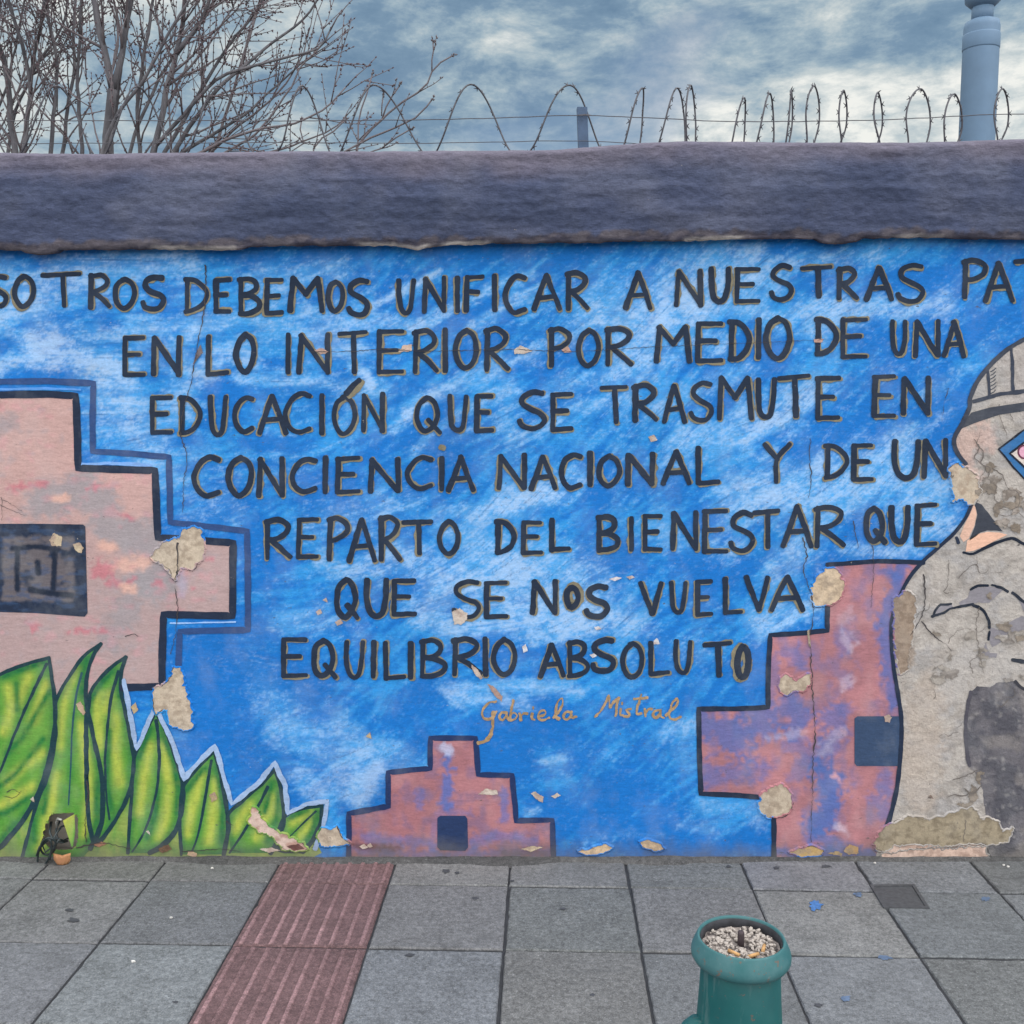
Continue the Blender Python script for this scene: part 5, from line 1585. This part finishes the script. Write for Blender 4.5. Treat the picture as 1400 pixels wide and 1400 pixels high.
t = Tubes()
t.tube(loop_pts(61, 1166, 8, 19, 18, .02, .06), .0036, 7)
t.tube(loop_pts(66, 1157, 10, 12, 30, .02, .075, a0=60), .0036, 7)
t.tube([p3(x, y, WALL_Y - d) for x, y, d in catmull3] if False else [p3(x, y, WALL_Y - d) for x, y, d in ((92, 1128, -.05), (84, 1130, .0), (78, 1138, .03), (72, 1148, .045), (62, 1150, .05), (54, 1158, .05), (50, 1170, .05))], .0036, 7)
t.tube([p3(x, y, WALL_Y - d) for x, y, d in ((96, 1145, -.04), (86, 1149, .01), (76, 1146, .04), (66, 1148, .05), (58, 1156, .045), (62, 1165, .04), (74, 1156, .04), (82, 1146, .03))], .0034, 7)
t.tube([p3(x, y, WALL_Y - d) for x, y, d in ((82, 1122, -.03), (76, 1136, .01), (80, 1150, .03), (70, 1164, .045), (68, 1176, .05))], .0034, 7)
t.tube([p3(x, y, WALL_Y - d) for x, y, d in ((70, 1124, -.03), (68, 1138, .005), (72, 1148, .02), (84, 1152, .02), (92, 1150, -.02))], .0042, 7)
o = t.build('cable_coil', BLACK, cab)
rel(o)
# clay shard at the foot
clay = NT('orange_clay')
cc = clay.mix(clay.noise(35, 5), lin(186, 128, 96), lin(140, 110, 70))
clay.bump(clay.noise(60, 4), .4, .004)
clay = clay.done(cc, .9)
V, F = [], []
na, nb = 18, 7
c0 = ground(84, 1183)
for j in range(nb):
    v = j / (nb - 1)
    for i in range(na):
        a = math.pi * (i / (na - 1))
        r = .030 * (1 - .35 * (1 - v) ** 2) * (1 + .08 * math.sin(i * 2.1 + j))
        V.append((c0.x + r * math.cos(a), c0.y - r * .8 * math.sin(a) + .012, .002 + .036 * v + .004 * math.sin(i * 1.7) * v))
for j in range(nb - 1):
    for i in range(na - 1):
        k = j * na + i
        F.append((k, k + 1, k + na + 1, k + na))
k = len(V)
V.append((c0.x, c0.y + .01, .032))
V.append((c0.x, c0.y + .01, .002))
for i in range(na - 1):
    F.append(((nb - 1) * na + i, (nb - 1) * na + i + 1, k))
    F.append((i + 1, i, k + 1))
F.append((na - 1, 0, k + 1))
o = link('clay_shard', mesh('clay_shard', V, F, None, True), clay)
tag(o, 'orange rounded clay shard on the pavement under the black cable', 'shard')

# ================================================================== behind the wall: pole, post, wires, razor wire
POLE = plain('grey_blue_paint', (.105, .175, .265), .6, 0, .12, 9, .08, .4)
PY_ = 4.25
pb = p3(1334, 190, PY_)
pole = empty('metal_pole', (pb.x, PY_, -.05))
tag(pole, 'stout blue grey metal pole with stepped collar behind the wall', 'pole')
pxm = 1400 / (PY_ * CP - .8 * SP)
rr = 23 / pxm
zt = p3(1341, 28, PY_).z
zn = p3(1341, 24, PY_).z
z2 = p3(1341, 9, PY_).z
z3 = p3(1341, 2, PY_).z
base = (pb.x + .004, PY_, 0)
o = lathe('lower_tube', [(rr * 1.04, -.05), (rr * 1.03, 1.5), (rr, zt - .09), (rr, zt - .03), (rr * .94, zt - .008), (rr * .7, zt)], base, POLE, pole, 40)
rel(o)
o = lathe('lower_band', [(rr * 1.005, zt - .115), (rr * 1.03, zt - .11), (rr * 1.03, zt - .06), (rr * 1.005, zt - .055)], base, POLE, pole, 40)
rel(o)
o = lathe('neck', [(rr * .60, zt - .01), (rr * .60, z2 + .01)], base, POLE, pole, 40)
rel(o)
o = lathe('upper_collar', [(rr * .62, z2 - .004), (rr * .98, z3), (rr * 1.02, z3 + .03), (rr * .98, z3 + .07), (rr * .7, z3 + .09)], base, POLE, pole, 40)
rel(o)
o = lathe('upper_tube', [(rr * .68, z3 + .085), (rr * .62, z3 + 1.6), (rr * .3, z3 + 1.63)], base, POLE, pole, 40)
rel(o)

WYR = WALL_Y + .12
RUST = plain('galvanised_wire', (.075, .073, .085), .6, .4, .35, 60, .1)
PSTM = plain('painted_angle_iron', (.05, .085, .15), .6, .1, .2, 30, .15)
a = p3(799, 230, WYR + .02)
b = p3(796, 146, WYR + .02)
post = empty('fence_post', tuple(a))
tag(post, 'short blue grey angle iron post standing on the coping', 'post')
w = 13 / 375 / 2
V, F = [], []
L_ = [(-w, 0), (w, 0), (w, .006), (-w + .006, .006), (-w + .006, .035), (-w, .035)]
for q in (a, b):
    for (x, y) in L_:
        V.append((q.x + x, q.y + y, q.z))
n = 6
for i in range(n):
    j = (i + 1) % n
    F.append((i, j, n + j, n + i))
F.append(tuple(reversed(range(n))))
F.append(tuple(range(n, 2 * n)))
o = link('angle_bar', mesh('angle_bar', V, F), PSTM, post)
rel(o)
t = Tubes()
for z in (b.z - .03,):
    t.tube([Vector((a.x - w * 1.4, a.y - .006, z)), Vector((a.x, a.y - .009, z + .002)), Vector((a.x + w * 1.2, a.y - .006, z))], .0022, 5)
o = t.build('tie_wire', RUST, post)
rel(o)


def strand(name, label, P, rad):
    pts = []
    for x, y in catmull(P, 18):
        v = p3(x, y, WYR - .0)
        v.y += random.uniform(-.004, .004)
        pts.append(v)
    t = Tubes()
    t.tube(pts, rad, 5)
    o = t.build(name, RUST)
    tag(o, label, 'wire', 'wires strung along the wall top')
    return o


strand('fence_wire', 'upper thin straight wire strung through the razor coils', [(-1500, 170), (-300, 166), (100, 165), (445, 165), (660, 162), (800, 158), (1000, 166), (1200, 164), (1400, 156), (1700, 160), (2700, 165)], .0016)
strand('fence_wire', 'lower thin straight wire just above the coping', [(-1500, 198), (-300, 197), (100, 196), (400, 195), (560, 196), (640, 195), (800, 193), (1000, 202), (1400, 204), (2700, 206)], .0014)

# razor wire: a helix round the strands, each turn (apex x, apex y, left foot, right foot) at the coping line
TURN = [(-160, 118, -205, -120), (-40, 118, -85, 5), (80, 118, 35, 125), (190, 119, 150, 235), (300, 118, 262, 345), (415, 118, 385, 450), (515, 117, 470, 576), (647, 116, 602, 696), (781, 117, 731, 822), (879, 121, 852, 875, 864, 878), (927, 121, 899, 937, 912, 936), (945, 117, 939, 953, 938, 951),
        (1018, 134, 995, 1015, 1006, 1018), (1053, 128, 1031, 1058, 1042, 1058), (1082, 123, 1073, 1077, 1079, 1083), (1114, 118, 1103, 1112, 1102, 1120), (1154, 124, 1150, 1145, 1147, 1157), (1201, 127, 1203, 1195, 1195, 1206), (1260, 122, 1241, 1264, 1239, 1272), (1306, 129, 1291, 1302, 1291, 1315), (1372, 122, 1363, 1363, 1359, 1378), (1440, 120, 1425, 1450), (1510, 122, 1490, 1520)]
HR = .118
keys_t, keys_x, keys_r = [], [], []
for i, q in enumerate(TURN):
    ax, ay, l, r_ = q[:4]
    bl, br = q[4:] if len(q) > 4 else (ax + (l - ax) * .62, ax + (r_ - ax) * .62)
    zt_ = p3(ax, ay, WYR).z
    for th, x in ((-135, l), (-80, bl), (0, ax), (80, br), (135, r_)):
        keys_t.append(360 * i + th)
        keys_x.append(x)
        keys_r.append(zt_)
tt = np.arange(keys_t[0], keys_t[-1], 6.0)


def hermite(t, xk, yk):
    xk = np.array(xk, float)
    yk = np.array(yk, float)
    m = np.gradient(yk, xk)
    i = np.clip(np.searchsorted(xk, t) - 1, 0, len(xk) - 2)
    h = xk[i + 1] - xk[i]
    u = (t - xk[i]) / h
    return ((2 * u ** 3 - 3 * u ** 2 + 1) * yk[i] + (u ** 3 - 2 * u ** 2 + u) * h * m[i] + (-2 * u ** 3 + 3 * u ** 2) * yk[i + 1] + (u ** 3 - u ** 2) * h * m[i + 1])


hx_ = hermite(tt, keys_t, keys_x)
hz_ = np.interp(tt, keys_t, keys_r)
t = Tubes()
pts = []
for th, x, zt_ in zip(tt, hx_, hz_):
    Y = WYR + HR * .5 * math.sin(R(th))
    zc = zt_ - HR
    X = (x - 700) / 1400 * (Y * CP - (zc + HR * math.cos(R(th)) - CAM_H) * SP)
    pts.append(Vector((float(X), Y, zc + HR * math.cos(R(th)))))
t.tube(pts, .0030, 5)
barb = Tubes()
acc = 0
for i in range(1, len(pts) - 1):
    acc += (pts[i] - pts[i - 1]).length
    if acc > .026:
        acc = 0
        d = (pts[i + 1] - pts[i - 1]).normalized()
        nrm = d.orthogonal().normalized()
        nrm = Matrix.Rotation(random.uniform(0, 6.28), 3, d) @ nrm
        for s_ in (1, -1):
            p = pts[i]
            barb.tube([p - d * .006 * s_, p + nrm * .0025 + d * .002, p + d * .009 * s_ + nrm * .0105], [.0026, .0023, .0008], 4)
rz = empty('razor_wire', (0, WYR, 2.4))
tag(rz, 'coiled razor wire with small barbs looping above the coping', 'razor wire')
rel(t.build('coil', RUST, rz))
rel(barb.build('barb', RUST, rz))

# ================================================================== bare trees behind the wall
bk = NT('grey_violet_bark')
n_ = bk.noise(26, 6, .65, (1, 1, .25))
c_ = bk.mix(bk.rng(n_, .35, .65, 0, 1), (.05, .049, .058), (.132, .126, .138))
bk.bump(n_, .5, .006)
BARK = bk.done(c_, .85)
tw = NT('violet_twig')
n_ = tw.noise(18, 3)
TWIG = tw.done(tw.mix(n_, (.080, .066, .074), (.148, .128, .138)), .7)
BUD = plain('dark_red_bud', (.075, .045, .055), .7, 0, .4, 40)


class Tree:
    def __init__(self):
        self.trunk, self.limb, self.twig, self.bud = Tubes(), Tubes(), Tubes(), Tubes()

    def grow(self, p, d, length, r, lvl, up=.05):
        """a side shoot: gently wandering, tapering, with shorter shoots of its own"""
        n = max(3, int(length / .07))
        pts = [p.copy()]
        d = d.normalized()
        for i in range(n):
            d = (d + Vector((random.gauss(0, .11), random.gauss(0, .11), random.gauss(0, .09) + up))).normalized()
            pts.append(pts[-1] + d * (length / n))
        rads = [max(.0017, r * (1 - .72 * i / n)) for i in range(n + 1)]
        (self.limb if r > .010 else self.twig).tube(pts, rads, 6 if r > .01 else 4)
        if r < .009:
            for i in range(1, n + 1):
                for _ in range(2 if length < .6 else 1):
                    a = pts[i - 1].lerp(pts[i], random.random())
                    off = Vector((random.gauss(0, 1), random.gauss(0, 1), random.gauss(0, 1))).normalized()
                    self.bud.blob(a + off * .0055, random.uniform(.0028, .0055), (off + (pts[i] - pts[i - 1]).normalized()), 1.5)
            self.bud.blob(pts[-1], .004, d, 2)
        if lvl > 0:
            k = int(length / random.uniform(.125, .19))
            for _ in range(k):
                i = random.randint(1, n - 1)
                dd = (pts[i + 1] - pts[i]).normalized()
                side = dd.orthogonal().normalized()
                side = Matrix.Rotation(random.uniform(0, 6.28), 3, dd) @ side
                nd = dd * random.uniform(.6, 1.1) + side * random.uniform(.4, .9)
                self.grow(pts[i], nd, length * random.uniform(.28, .58), max(.0026, rads[i] * .55), lvl - 1, up)

    def main(self, P, Y, r0, r1, base=None, shoots=6, lvl=1, sl=(.35, .8), trunk=False, tip=.2):
        pts = []
        for i, (x, y) in enumerate(catmull(P, 14)):
            v = p3(x, y, Y)
            v.y += .10 * mnoise.noise(v * 2.0)
            v.x += .012 * mnoise.noise(v * 9)
            pts.append(v)
        if base is not None:
            b = Vector(base)
            m = (b + pts[0]) / 2 + Vector((0, 0, -.12))
            pts = [b, b.lerp(m, .6), m.lerp(pts[0], .45)] + pts
        n = len(pts)
        rads = [r0 + (r1 - r0) * (i / (n - 1)) ** .8 for i in range(n)]
        (self.trunk if trunk else self.limb if r0 > .009 else self.twig).tube(pts, rads, 9 if trunk else 6)
        for _ in range(shoots):
            i = random.randint(3 if base is not None else 1, n - 2)
            dd = (pts[i + 1] - pts[i]).normalized()
            side = Matrix.Rotation(random.uniform(0, 6.28), 3, dd) @ dd.orthogonal().normalized()
            self.grow(pts[i], dd * .9 + side * random.uniform(.4, .9), random.uniform(*sl), max(.003, rads[i] * .5), lvl)
        if r1 < .006:
            self.grow(pts[-1], pts[-1] - pts[-2], tip, max(.0022, r1), 0)

    def build(self, name, loc, label):
        e = empty(name, loc)
        tag(e, label, 'tree' if 'tree' in name else 'shrub')
        if len(self.bud.V) < 4000:           # a sparse shrub: its few buds belong to the twigs
            b = len(self.twig.V)
            self.twig.V += self.bud.V
            self.twig.F += [tuple(b + i for i in f) for f in self.bud.F]
            self.bud.V = []
        for nm, tb, m in (('trunk', self.trunk, BARK), ('branches', self.limb, BARK), ('twigs', self.twig, TWIG), ('buds', self.bud, BUD)):
            if tb.V:
                rel(tb.build(nm, m, e))
        return e


random.seed(21)
YA = 5.1
A = Tree()
ba = p3(135, 330, YA)
A.main([(138, 330), (140, 205), (146, 160), (152, 120)], YA, .036, .023, (ba.x, YA, -.05), 4, 1, (.3, .6), trunk=True)
mid_ = (ba.x + .02, YA, 1.7)
A.main([(152, 120), (146, 85), (136, 45), (126, 5), (116, -60), (108, -140)], YA, .018, .008, None, 9, 2)
A.main([(153, 122), (162, 85), (170, 40), (178, 0), (190, -70), (200, -140)], YA, .016, .008, None, 9, 2)
A.main([(205, 215), (214, 165), (226, 115), (238, 70), (246, 30), (258, -20), (275, -90)], YA - .1, .017, .008, mid_, 11, 2)
A.main([(238, 70), (262, 40), (280, 10), (300, -40)], YA - .1, .013, .006, None, 5, 2)
A.main([(185, 215), (182, 160), (186, 110), (196, 60), (205, 10), (215, -50)], YA + .2, .012, .006, mid_, 9, 2)
A.main([(215, 200), (262, 150), (300, 115), (335, 98), (372, 84), (400, 76), (432, 64), (450, 38)], YA - .3, .012, .004, mid_, 7, 1, (.25, .55))
A.main([(235, 215), (280, 150), (330, 95), (372, 55), (408, 25), (432, 0), (450, -30)], YA - .2, .013, .004, mid_, 9, 1, (.3, .6))
A.main([(220, 205), (268, 130), (305, 70), (340, 25), (372, -20)], YA + .1, .012, .005, mid_, 8, 1, (.3, .6))
A.main([(240, 215), (300, 180), (345, 150), (385, 110), (412, 85), (430, 72)], YA - .1, .011, .003, mid_, 7, 1, (.2, .45))
A.main([(260, 215), (320, 190), (365, 178), (405, 172), (440, 152), (462, 130), (472, 116)], YA - .4, .009, .003, mid_, 8, 1, (.2, .4))
A.main([(280, 215), (330, 170), (370, 135), (395, 100), (412, 70), (418, 50)], YA, .008, .003, mid_, 8, 1, (.2, .4))
A.main([(300, 215), (350, 185), (380, 150), (400, 120), (410, 95), (440, 60)], YA - .2, .007, .003, mid_, 7, 1, (.2, .4))
A.main([(330, 215), (380, 205), (410, 195), (446, 182), (462, 172), (470, 164)], YA - .1, .006, .003, mid_, 5, 1, (.15, .3))
A.main([(110, 215), (105, 150), (104, 100), (112, 40), (118, -20)], YA + .3, .012, .006, mid_, 9, 2)
A.main([(175, 215), (220, 100), (255, 50), (300, -10)], YA + .5, .011, .006, mid_, 9, 2)
A.main([(290, 215), (310, 150), (328, 100), (340, 50), (352, 0), (360, -50)], YA + .4, .009, .005, mid_, 8, 1)
A.main([(130, 215), (160, 150), (200, 100), (240, 40), (270, -20)], YA - .4, .010, .005, mid_, 8, 2)
A.build('bare_tree', (ba.x, YA, -.05), 'bare branching tree with forked trunk and spreading budded twigs above the wall')

B = Tree()
YB = 5.6
bb_ = p3(20, 330, YB)
B.main([(30, 330), (25, 205), (16, 160), (10, 110), (-4, 50), (-25, -20), (-40, -100)], YB, .021, .009, (bb_.x, YB, -.05), 10, 2, trunk=True)
mb = (bb_.x + .05, YB, 1.8)
B.main([(34, 215), (37, 150), (36, 110), (28, 60), (18, 10), (8, -60)], YB - .1, .015, .007, mb, 10, 2)
B.main([(36, 110), (44, 70), (56, 40), (66, 0), (74, -60)], YB - .1, .010, .006, None, 8, 2)
B.main([(70, 215), (72, 160), (76, 110), (74, 60), (66, 10), (60, -60)], YB + .1, .013, .006, mb, 10, 2)
B.main([(86, 215), (90, 150), (100, 90), (98, 40), (104, -30)], YB + .2, .012, .006, mb, 9, 2)
B.main([(-10, 215), (-16, 150), (-30, 80), (-40, 0), (-60, -60)], YB, .012, .006, mb, 8, 2)
B.main([(10, 215), (22, 150), (52, 90), (80, 40), (95, -20)], YB + .3, .011, .005, mb, 9, 2)
B.main([(-40, 215), (0, 130), (18, 80), (34, 20), (50, -40)], YB + .4, .011, .005, mb, 9, 2)
B.build('bare_tree', (bb_.x, YB, -.05), 'bare tree of several slim upright stems at the far left edge')

Cc = Tree()
YC = 4.6
bc = p3(455, 260, YC)
b0 = (bc.x, YC, 1.6)
Cc.trunk.tube([Vector((bc.x - .05, YC, -.05)), Vector((bc.x - .03, YC, .8)), Vector(b0)], [.02, .015, .010], 7)
Cc.main([(470, 205), (505, 185), (540, 172), (565, 160), (584, 145), (592, 136)], YC, .006, .0032, b0, 2, 0, (.1, .2), tip=.02)
Cc.main([(485, 200), (508, 172), (530, 152), (552, 137), (572, 125), (584, 112), (590, 96), (603, 83), (618, 74)], YC + .05, .0065, .0032, b0, 2, 0, (.08, .14), tip=.02)
Cc.main([(590, 97), (590, 80), (591, 68), (590, 56)], YC + .05, .0034, .003, None, 1, 0, (.05, .08), tip=.02)
Cc.main([(487, 190), (489, 165), (493, 145), (500, 125), (505, 98)], YC, .0045, .003, b0, 2, 0, (.08, .14), tip=.02)
Cc.main([(520, 160), (528, 143), (538, 128), (546, 115)], YC + .05, .004, .003, None, 1, 0, (.05, .1), tip=.02)
Cc.main([(495, 208), (520, 200), (540, 186), (560, 176)], YC - .05, .004, .003, b0, 2, 0, (.08, .12), tip=.02)
Cc.main([(520, 155), (522, 140), (524, 128)], YC + .05, .003, .003, None, 0, 0, tip=.02)
Cc.main([(430, 205), (440, 190), (455, 180), (465, 168), (469, 164)], YC + .1, .004, .003, b0, 2, 0, (.08, .14), tip=.02)
Cc.main([(400, 210), (418, 198), (412, 180), (414, 170)], YC + .1, .004, .003, b0, 2, 0, (.08, .14), tip=.02)
Cc.build('bare_shrub', (bc.x - .05, YC, -.05), 'thin bare shrub twigs arching over the coping right of the trees')

# ================================================================== utility cover in the pavement
IRON = plain('dark_cast_iron', (.075, .078, .085), .65, .3, .3, 70, .4)
c4 = [ground(*q) for q in ((1189, 1211), (1250, 1210), (1271, 1243), (1208, 1242))]
cen = sum(c4, Vector()) / 4
uc = empty('utility_cover', tuple(cen))
tag(uc, 'small dark square cast iron utility cover set in the pavement', 'cover')


def ring_mesh(name, outer, inner, z0, z1, mat):
    V = [Vector((p.x, p.y, z1)) for p in outer] + [Vector((p.x, p.y, z1)) for p in inner] + [Vector((p.x, p.y, z0)) for p in outer] + [Vector((p.x, p.y, z0)) for p in inner]
    F = []
    for i in range(4):
        j = (i + 1) % 4
        F += [(i, j, 4 + j, 4 + i), (8 + i, 8 + j, j, i), (4 + i, 4 + j, 12 + j, 12 + i)]
    return link(name, mesh(name, V, F), mat, uc)


sh = lambda k: [cen + (p - cen) * k for p in c4]
rel(ring_mesh('frame', sh(1.0), sh(.86), -.02, .0045, IRON))
i4 = sh(.845)
V = [Vector((p.x, p.y, .0015)) for p in i4] + [Vector((p.x, p.y, -.02)) for p in i4]
o = link('lid', mesh('lid', V, [(3, 2, 1, 0), (0, 1, 5, 4), (1, 2, 6, 5), (2, 3, 7, 6), (3, 0, 4, 7)]), IRON, uc)
rel(o)
lid = o
# raised bars and key hole on the lid
V, F = [], []
eu = (c4[1] - c4[0])
ev = (c4[3] - c4[0])


def pad(u0, v0, u1, v1, z):
    b = len(V)
    q = [c4[0] + eu * u + ev * v for u, v in ((u0, v0), (u1, v0), (u1, v1), (u0, v1))]
    V.extend([Vector((p.x, p.y, .0014)) for p in q] + [Vector((p.x, p.y, z)) for p in q])
    F.append((b + 7, b + 6, b + 5, b + 4))
    for i in range(4):
        j = (i + 1) % 4
        F.append((b + i, b + j, b + 4 + j, b + 4 + i))


for r_ in range(3):
    for c in range(6):
        if r_ == 1 and c in (2, 3):
            continue
        pad(.16 + c * .115, .18 + r_ * .16, .23 + c * .115, .27 + r_ * .16, .0055)
pad(.25, .74, .75, .82, .0055)
o = link('lid_pattern', mesh('lid_pattern', V, F), IRON, lid)
o.matrix_parent_inverse = Matrix.Translation(cen).inverted()

# ================================================================== bollard
bx, by, bz = .406, 1.725, .662
TEAL = NT('teal_enamel')
nn = TEAL.noise(14, 6, .6)
n2_ = TEAL.noise(90, 4, .7)
ct = TEAL.mix(TEAL.rng(nn, .35, .65, 0, 1), (.004, .070, .074), (.008, .090, .090))
ct = TEAL.mix(TEAL.rng(n2_, .66, .74, 0, .6), ct, (.10, .16, .165))
ct = TEAL.mix(TEAL.rng(TEAL.noise(5, 5, .6, (1, 1, .5)), .5, .75, 0, .3), ct, (.06, .12, .13))
TEAL.bump(nn, .15, .002)
scr = TEAL.noise(38, 5, .7, (1, 1, .12), .3, (5, 0, 3))
ct = TEAL.mix(TEAL.rng(scr, .56, .66, 0, .5), ct, (.09, .15, .15))
chip = TEAL.noise(55, 4, .75, (1, 1, 1), 0, (2, 7, 1))
ct = TEAL.mix(TEAL.rng(chip, .635, .65, 0, .9), ct, (.10, .075, .06))
TEALM = TEAL.done(ct, TEAL.rng(nn, .3, .7, .45, .68), 0, .3)
TEAL2 = NT('weathered_teal_enamel')
nn = TEAL2.noise(20, 6, .65)
ct = TEAL2.mix(TEAL2.rng(nn, .35, .7, 0, 1), (.022, .10, .108), (.055, .135, .145))
ct = TEAL2.mix(TEAL2.rng(TEAL2.noise(75, 4, .7), .64, .72, 0, .7), ct, (.14, .19, .195))
TEAL2.bump(nn, .2, .002)
chip = TEAL2.noise(60, 4, .75, (1, 1, 1), 0, (2, 7, 1))
ct = TEAL2.mix(TEAL2.rng(chip, .61, .63, 0, .9), ct, (.11, .085, .07))
TEALR = TEAL2.done(ct, .6, 0, .3)
bol = empty('bollard', (bx, by, 0))
tag(bol, 'teal metal bollard with a thick rim and an open top full of pebbles and butts', 'bollard')
c0 = (bx, by, 0)
rel(lathe('body', [(.125, 0), (.125, .03), (.118, .045), (.104, .06), (.100, .12), (.093, .16), (.088, .30), (.078, .46), (.0715, .56), (.0690, bz - .045), (.066, bz - .04), (.0645, bz - .028), (.064, bz - .045), (.03, bz - .046)], c0, TEALM, bol, 72))
rel(lathe('rim', [(.0655, bz - .046), (.073, bz - .0455), (.0825, bz - .042), (.0868, bz - .035), (.0872, bz - .029), (.0860, bz - .022), (.0775, bz - .003), (.0760, bz - .0004), (.0742, bz), (.0728, bz - .0012), (.0716, bz - .005), (.0712, bz - .012)], c0, TEALR, bol, 72, False))
rel(lathe('liner', [(.0711, bz - .004), (.0700, bz - .0045), (.0692, bz - .012), (.0690, bz - .034), (.0711, bz - .034)], c0, plain('rusted_shaded_inside', (.035, .036, .042), .8, .2, .5, 60), bol, 72, False))  # dark inner wall: rust, with the shade of the well put into its colour
# lug low on the left side
lug = lathe('lug', [(.034, .36), (.042, .37), (.042, .45), (.038, .475), (.026, .497), (.012, .512)], (bx - .078, by - .012, .004), TEALM, bol, 32)
rel(lug)
GRIT = NT('pale_grit')
GRIT = GRIT.done(GRIT.mix(GRIT.noise(120, 3), (.50, .45, .41), (.20, .17, .15)), .9)
# fill: uneven bed of ash and grit
V, F = [], []
nr, na = 14, 56
for j in range(nr):
    r = .0685 * j / (nr - 1)
    for i in range(na):
        a = 2 * math.pi * i / na
        x, y = r * math.cos(a), r * math.sin(a)
        V.append((bx + x, by + y, bz - .019 + .006 * mnoise.noise(Vector((x * 60, y * 60, 1))) + .003 * mnoise.noise(Vector((x * 200, y * 200, 4)))))
for j in range(nr - 1):
    for i in range(na):
        i2 = (i + 1) % na
        F.append((j * na + i, (j + 1) * na + i, (j + 1) * na + i2, j * na + i2))
ash = NT('ash_bed')
ASH = ash.done(ash.mix(ash.rng(ash.noise(85, 5, .7), .4, .6, 0, 1), (.05, .042, .042), (.30, .26, .24)), .95)
fl = link('ash_fill', mesh('ash_fill', V, F, None, True), ASH, bol)
rel(fl)
random.seed(5)
pbm = bmesh.new()
for _ in range(230):
    a = random.uniform(0, 6.283)
    r = .063 * math.sqrt(random.random())
    if r < .012:
        continue
    s_ = random.uniform(.0018, .0050)
    m = Matrix.Translation((bx + r * math.cos(a), by + r * math.sin(a), bz - .0165 + random.uniform(0, .003))) @ Matrix.Rotation(random.uniform(0, 6), 4, Vector((random.random(), random.random(), random.random() + .1))) @ Matrix.Diagonal((s_ * random.uniform(.8, 1.6), s_, s_ * random.uniform(.5, .9), 1))
    bmesh.ops.create_icosphere(pbm, subdivisions=1, radius=1, matrix=m)
me = bpy.data.meshes.new('pebbles')
pbm.to_mesh(me)
pbm.free()
pe = link('pebbles', me, GRIT, bol)
tag(pe, kind='stuff')
rel(pe)
t = Tubes()
t.tube([Vector((bx, by + .002, bz - .03)), Vector((bx, by + .002, bz + .004)), Vector((bx, by + .002, bz + .008))], [.0062, .0060, .0050], 12)
rel(t.build('bolt', plain('rusty_bolt', (.06, .045, .05), .7, .4, .3, 90), bol))
t = Tubes()
for ax, ay, an in ((.012, -.042, .4), (-.02, -.034, 2.4), (.035, -.02, 1.2)):
    d = Vector((math.cos(an), math.sin(an), .05)) * .011
    p = Vector((bx + ax, by + ay, bz - .012))
    t.tube([p - d, p, p + d], .0032, 8)
rel(t.build('cigarette_butt', plain('tan_butt_paper', (.42, .24, .10), .8, 0, .3, 60), bol))

# ------------------------------------------------------------------ litter of flakes along the foot of the wall
FLK = plain('fallen_paint_flake', (.55, .53, .50), .9, 0, .3, 60)
random.seed(9)
spots = [(1196, 1181), (1378, 1186), (1372, 1184), (290, 1188), (234, 1206 + 50), (182, 1316)]
for k_, (x, y) in enumerate(spots):
    c = ground(x, y, 0)
    V = []
    n = 7
    s_ = .005 if k_ != 5 else .006
    for zz in (.002, .0055):
        for i in range(n):
            a = 2 * math.pi * i / n
            q = s_ * random.uniform(.7, 1.3)
            V.append((c.x + q * math.cos(a), c.y + q * .7 * math.sin(a), zz))
    F = [tuple(range(n, 2 * n)), tuple(reversed(range(n)))] + [(i, (i + 1) % n, n + (i + 1) % n, n + i) for i in range(n)]
    o = link('paint_flake', mesh('paint_flake', V, F), FLK)
    lab = ['tiny pale paint flake on the pavement below the olive bare plaster', 'tiny pale flake on the pavement below the dark painted hair', 'tiny pale flake on the pavement below the dark painted hair',
           'tiny pale flake on the pavement below the painted leaves', 'tiny pale flake on the slab left of the red strip nearer the wall', 'tiny pale flake on the slab left of the red strip nearer the street'][k_]
    tag(o, lab, 'flake', 'fallen paint flakes on the pavement')
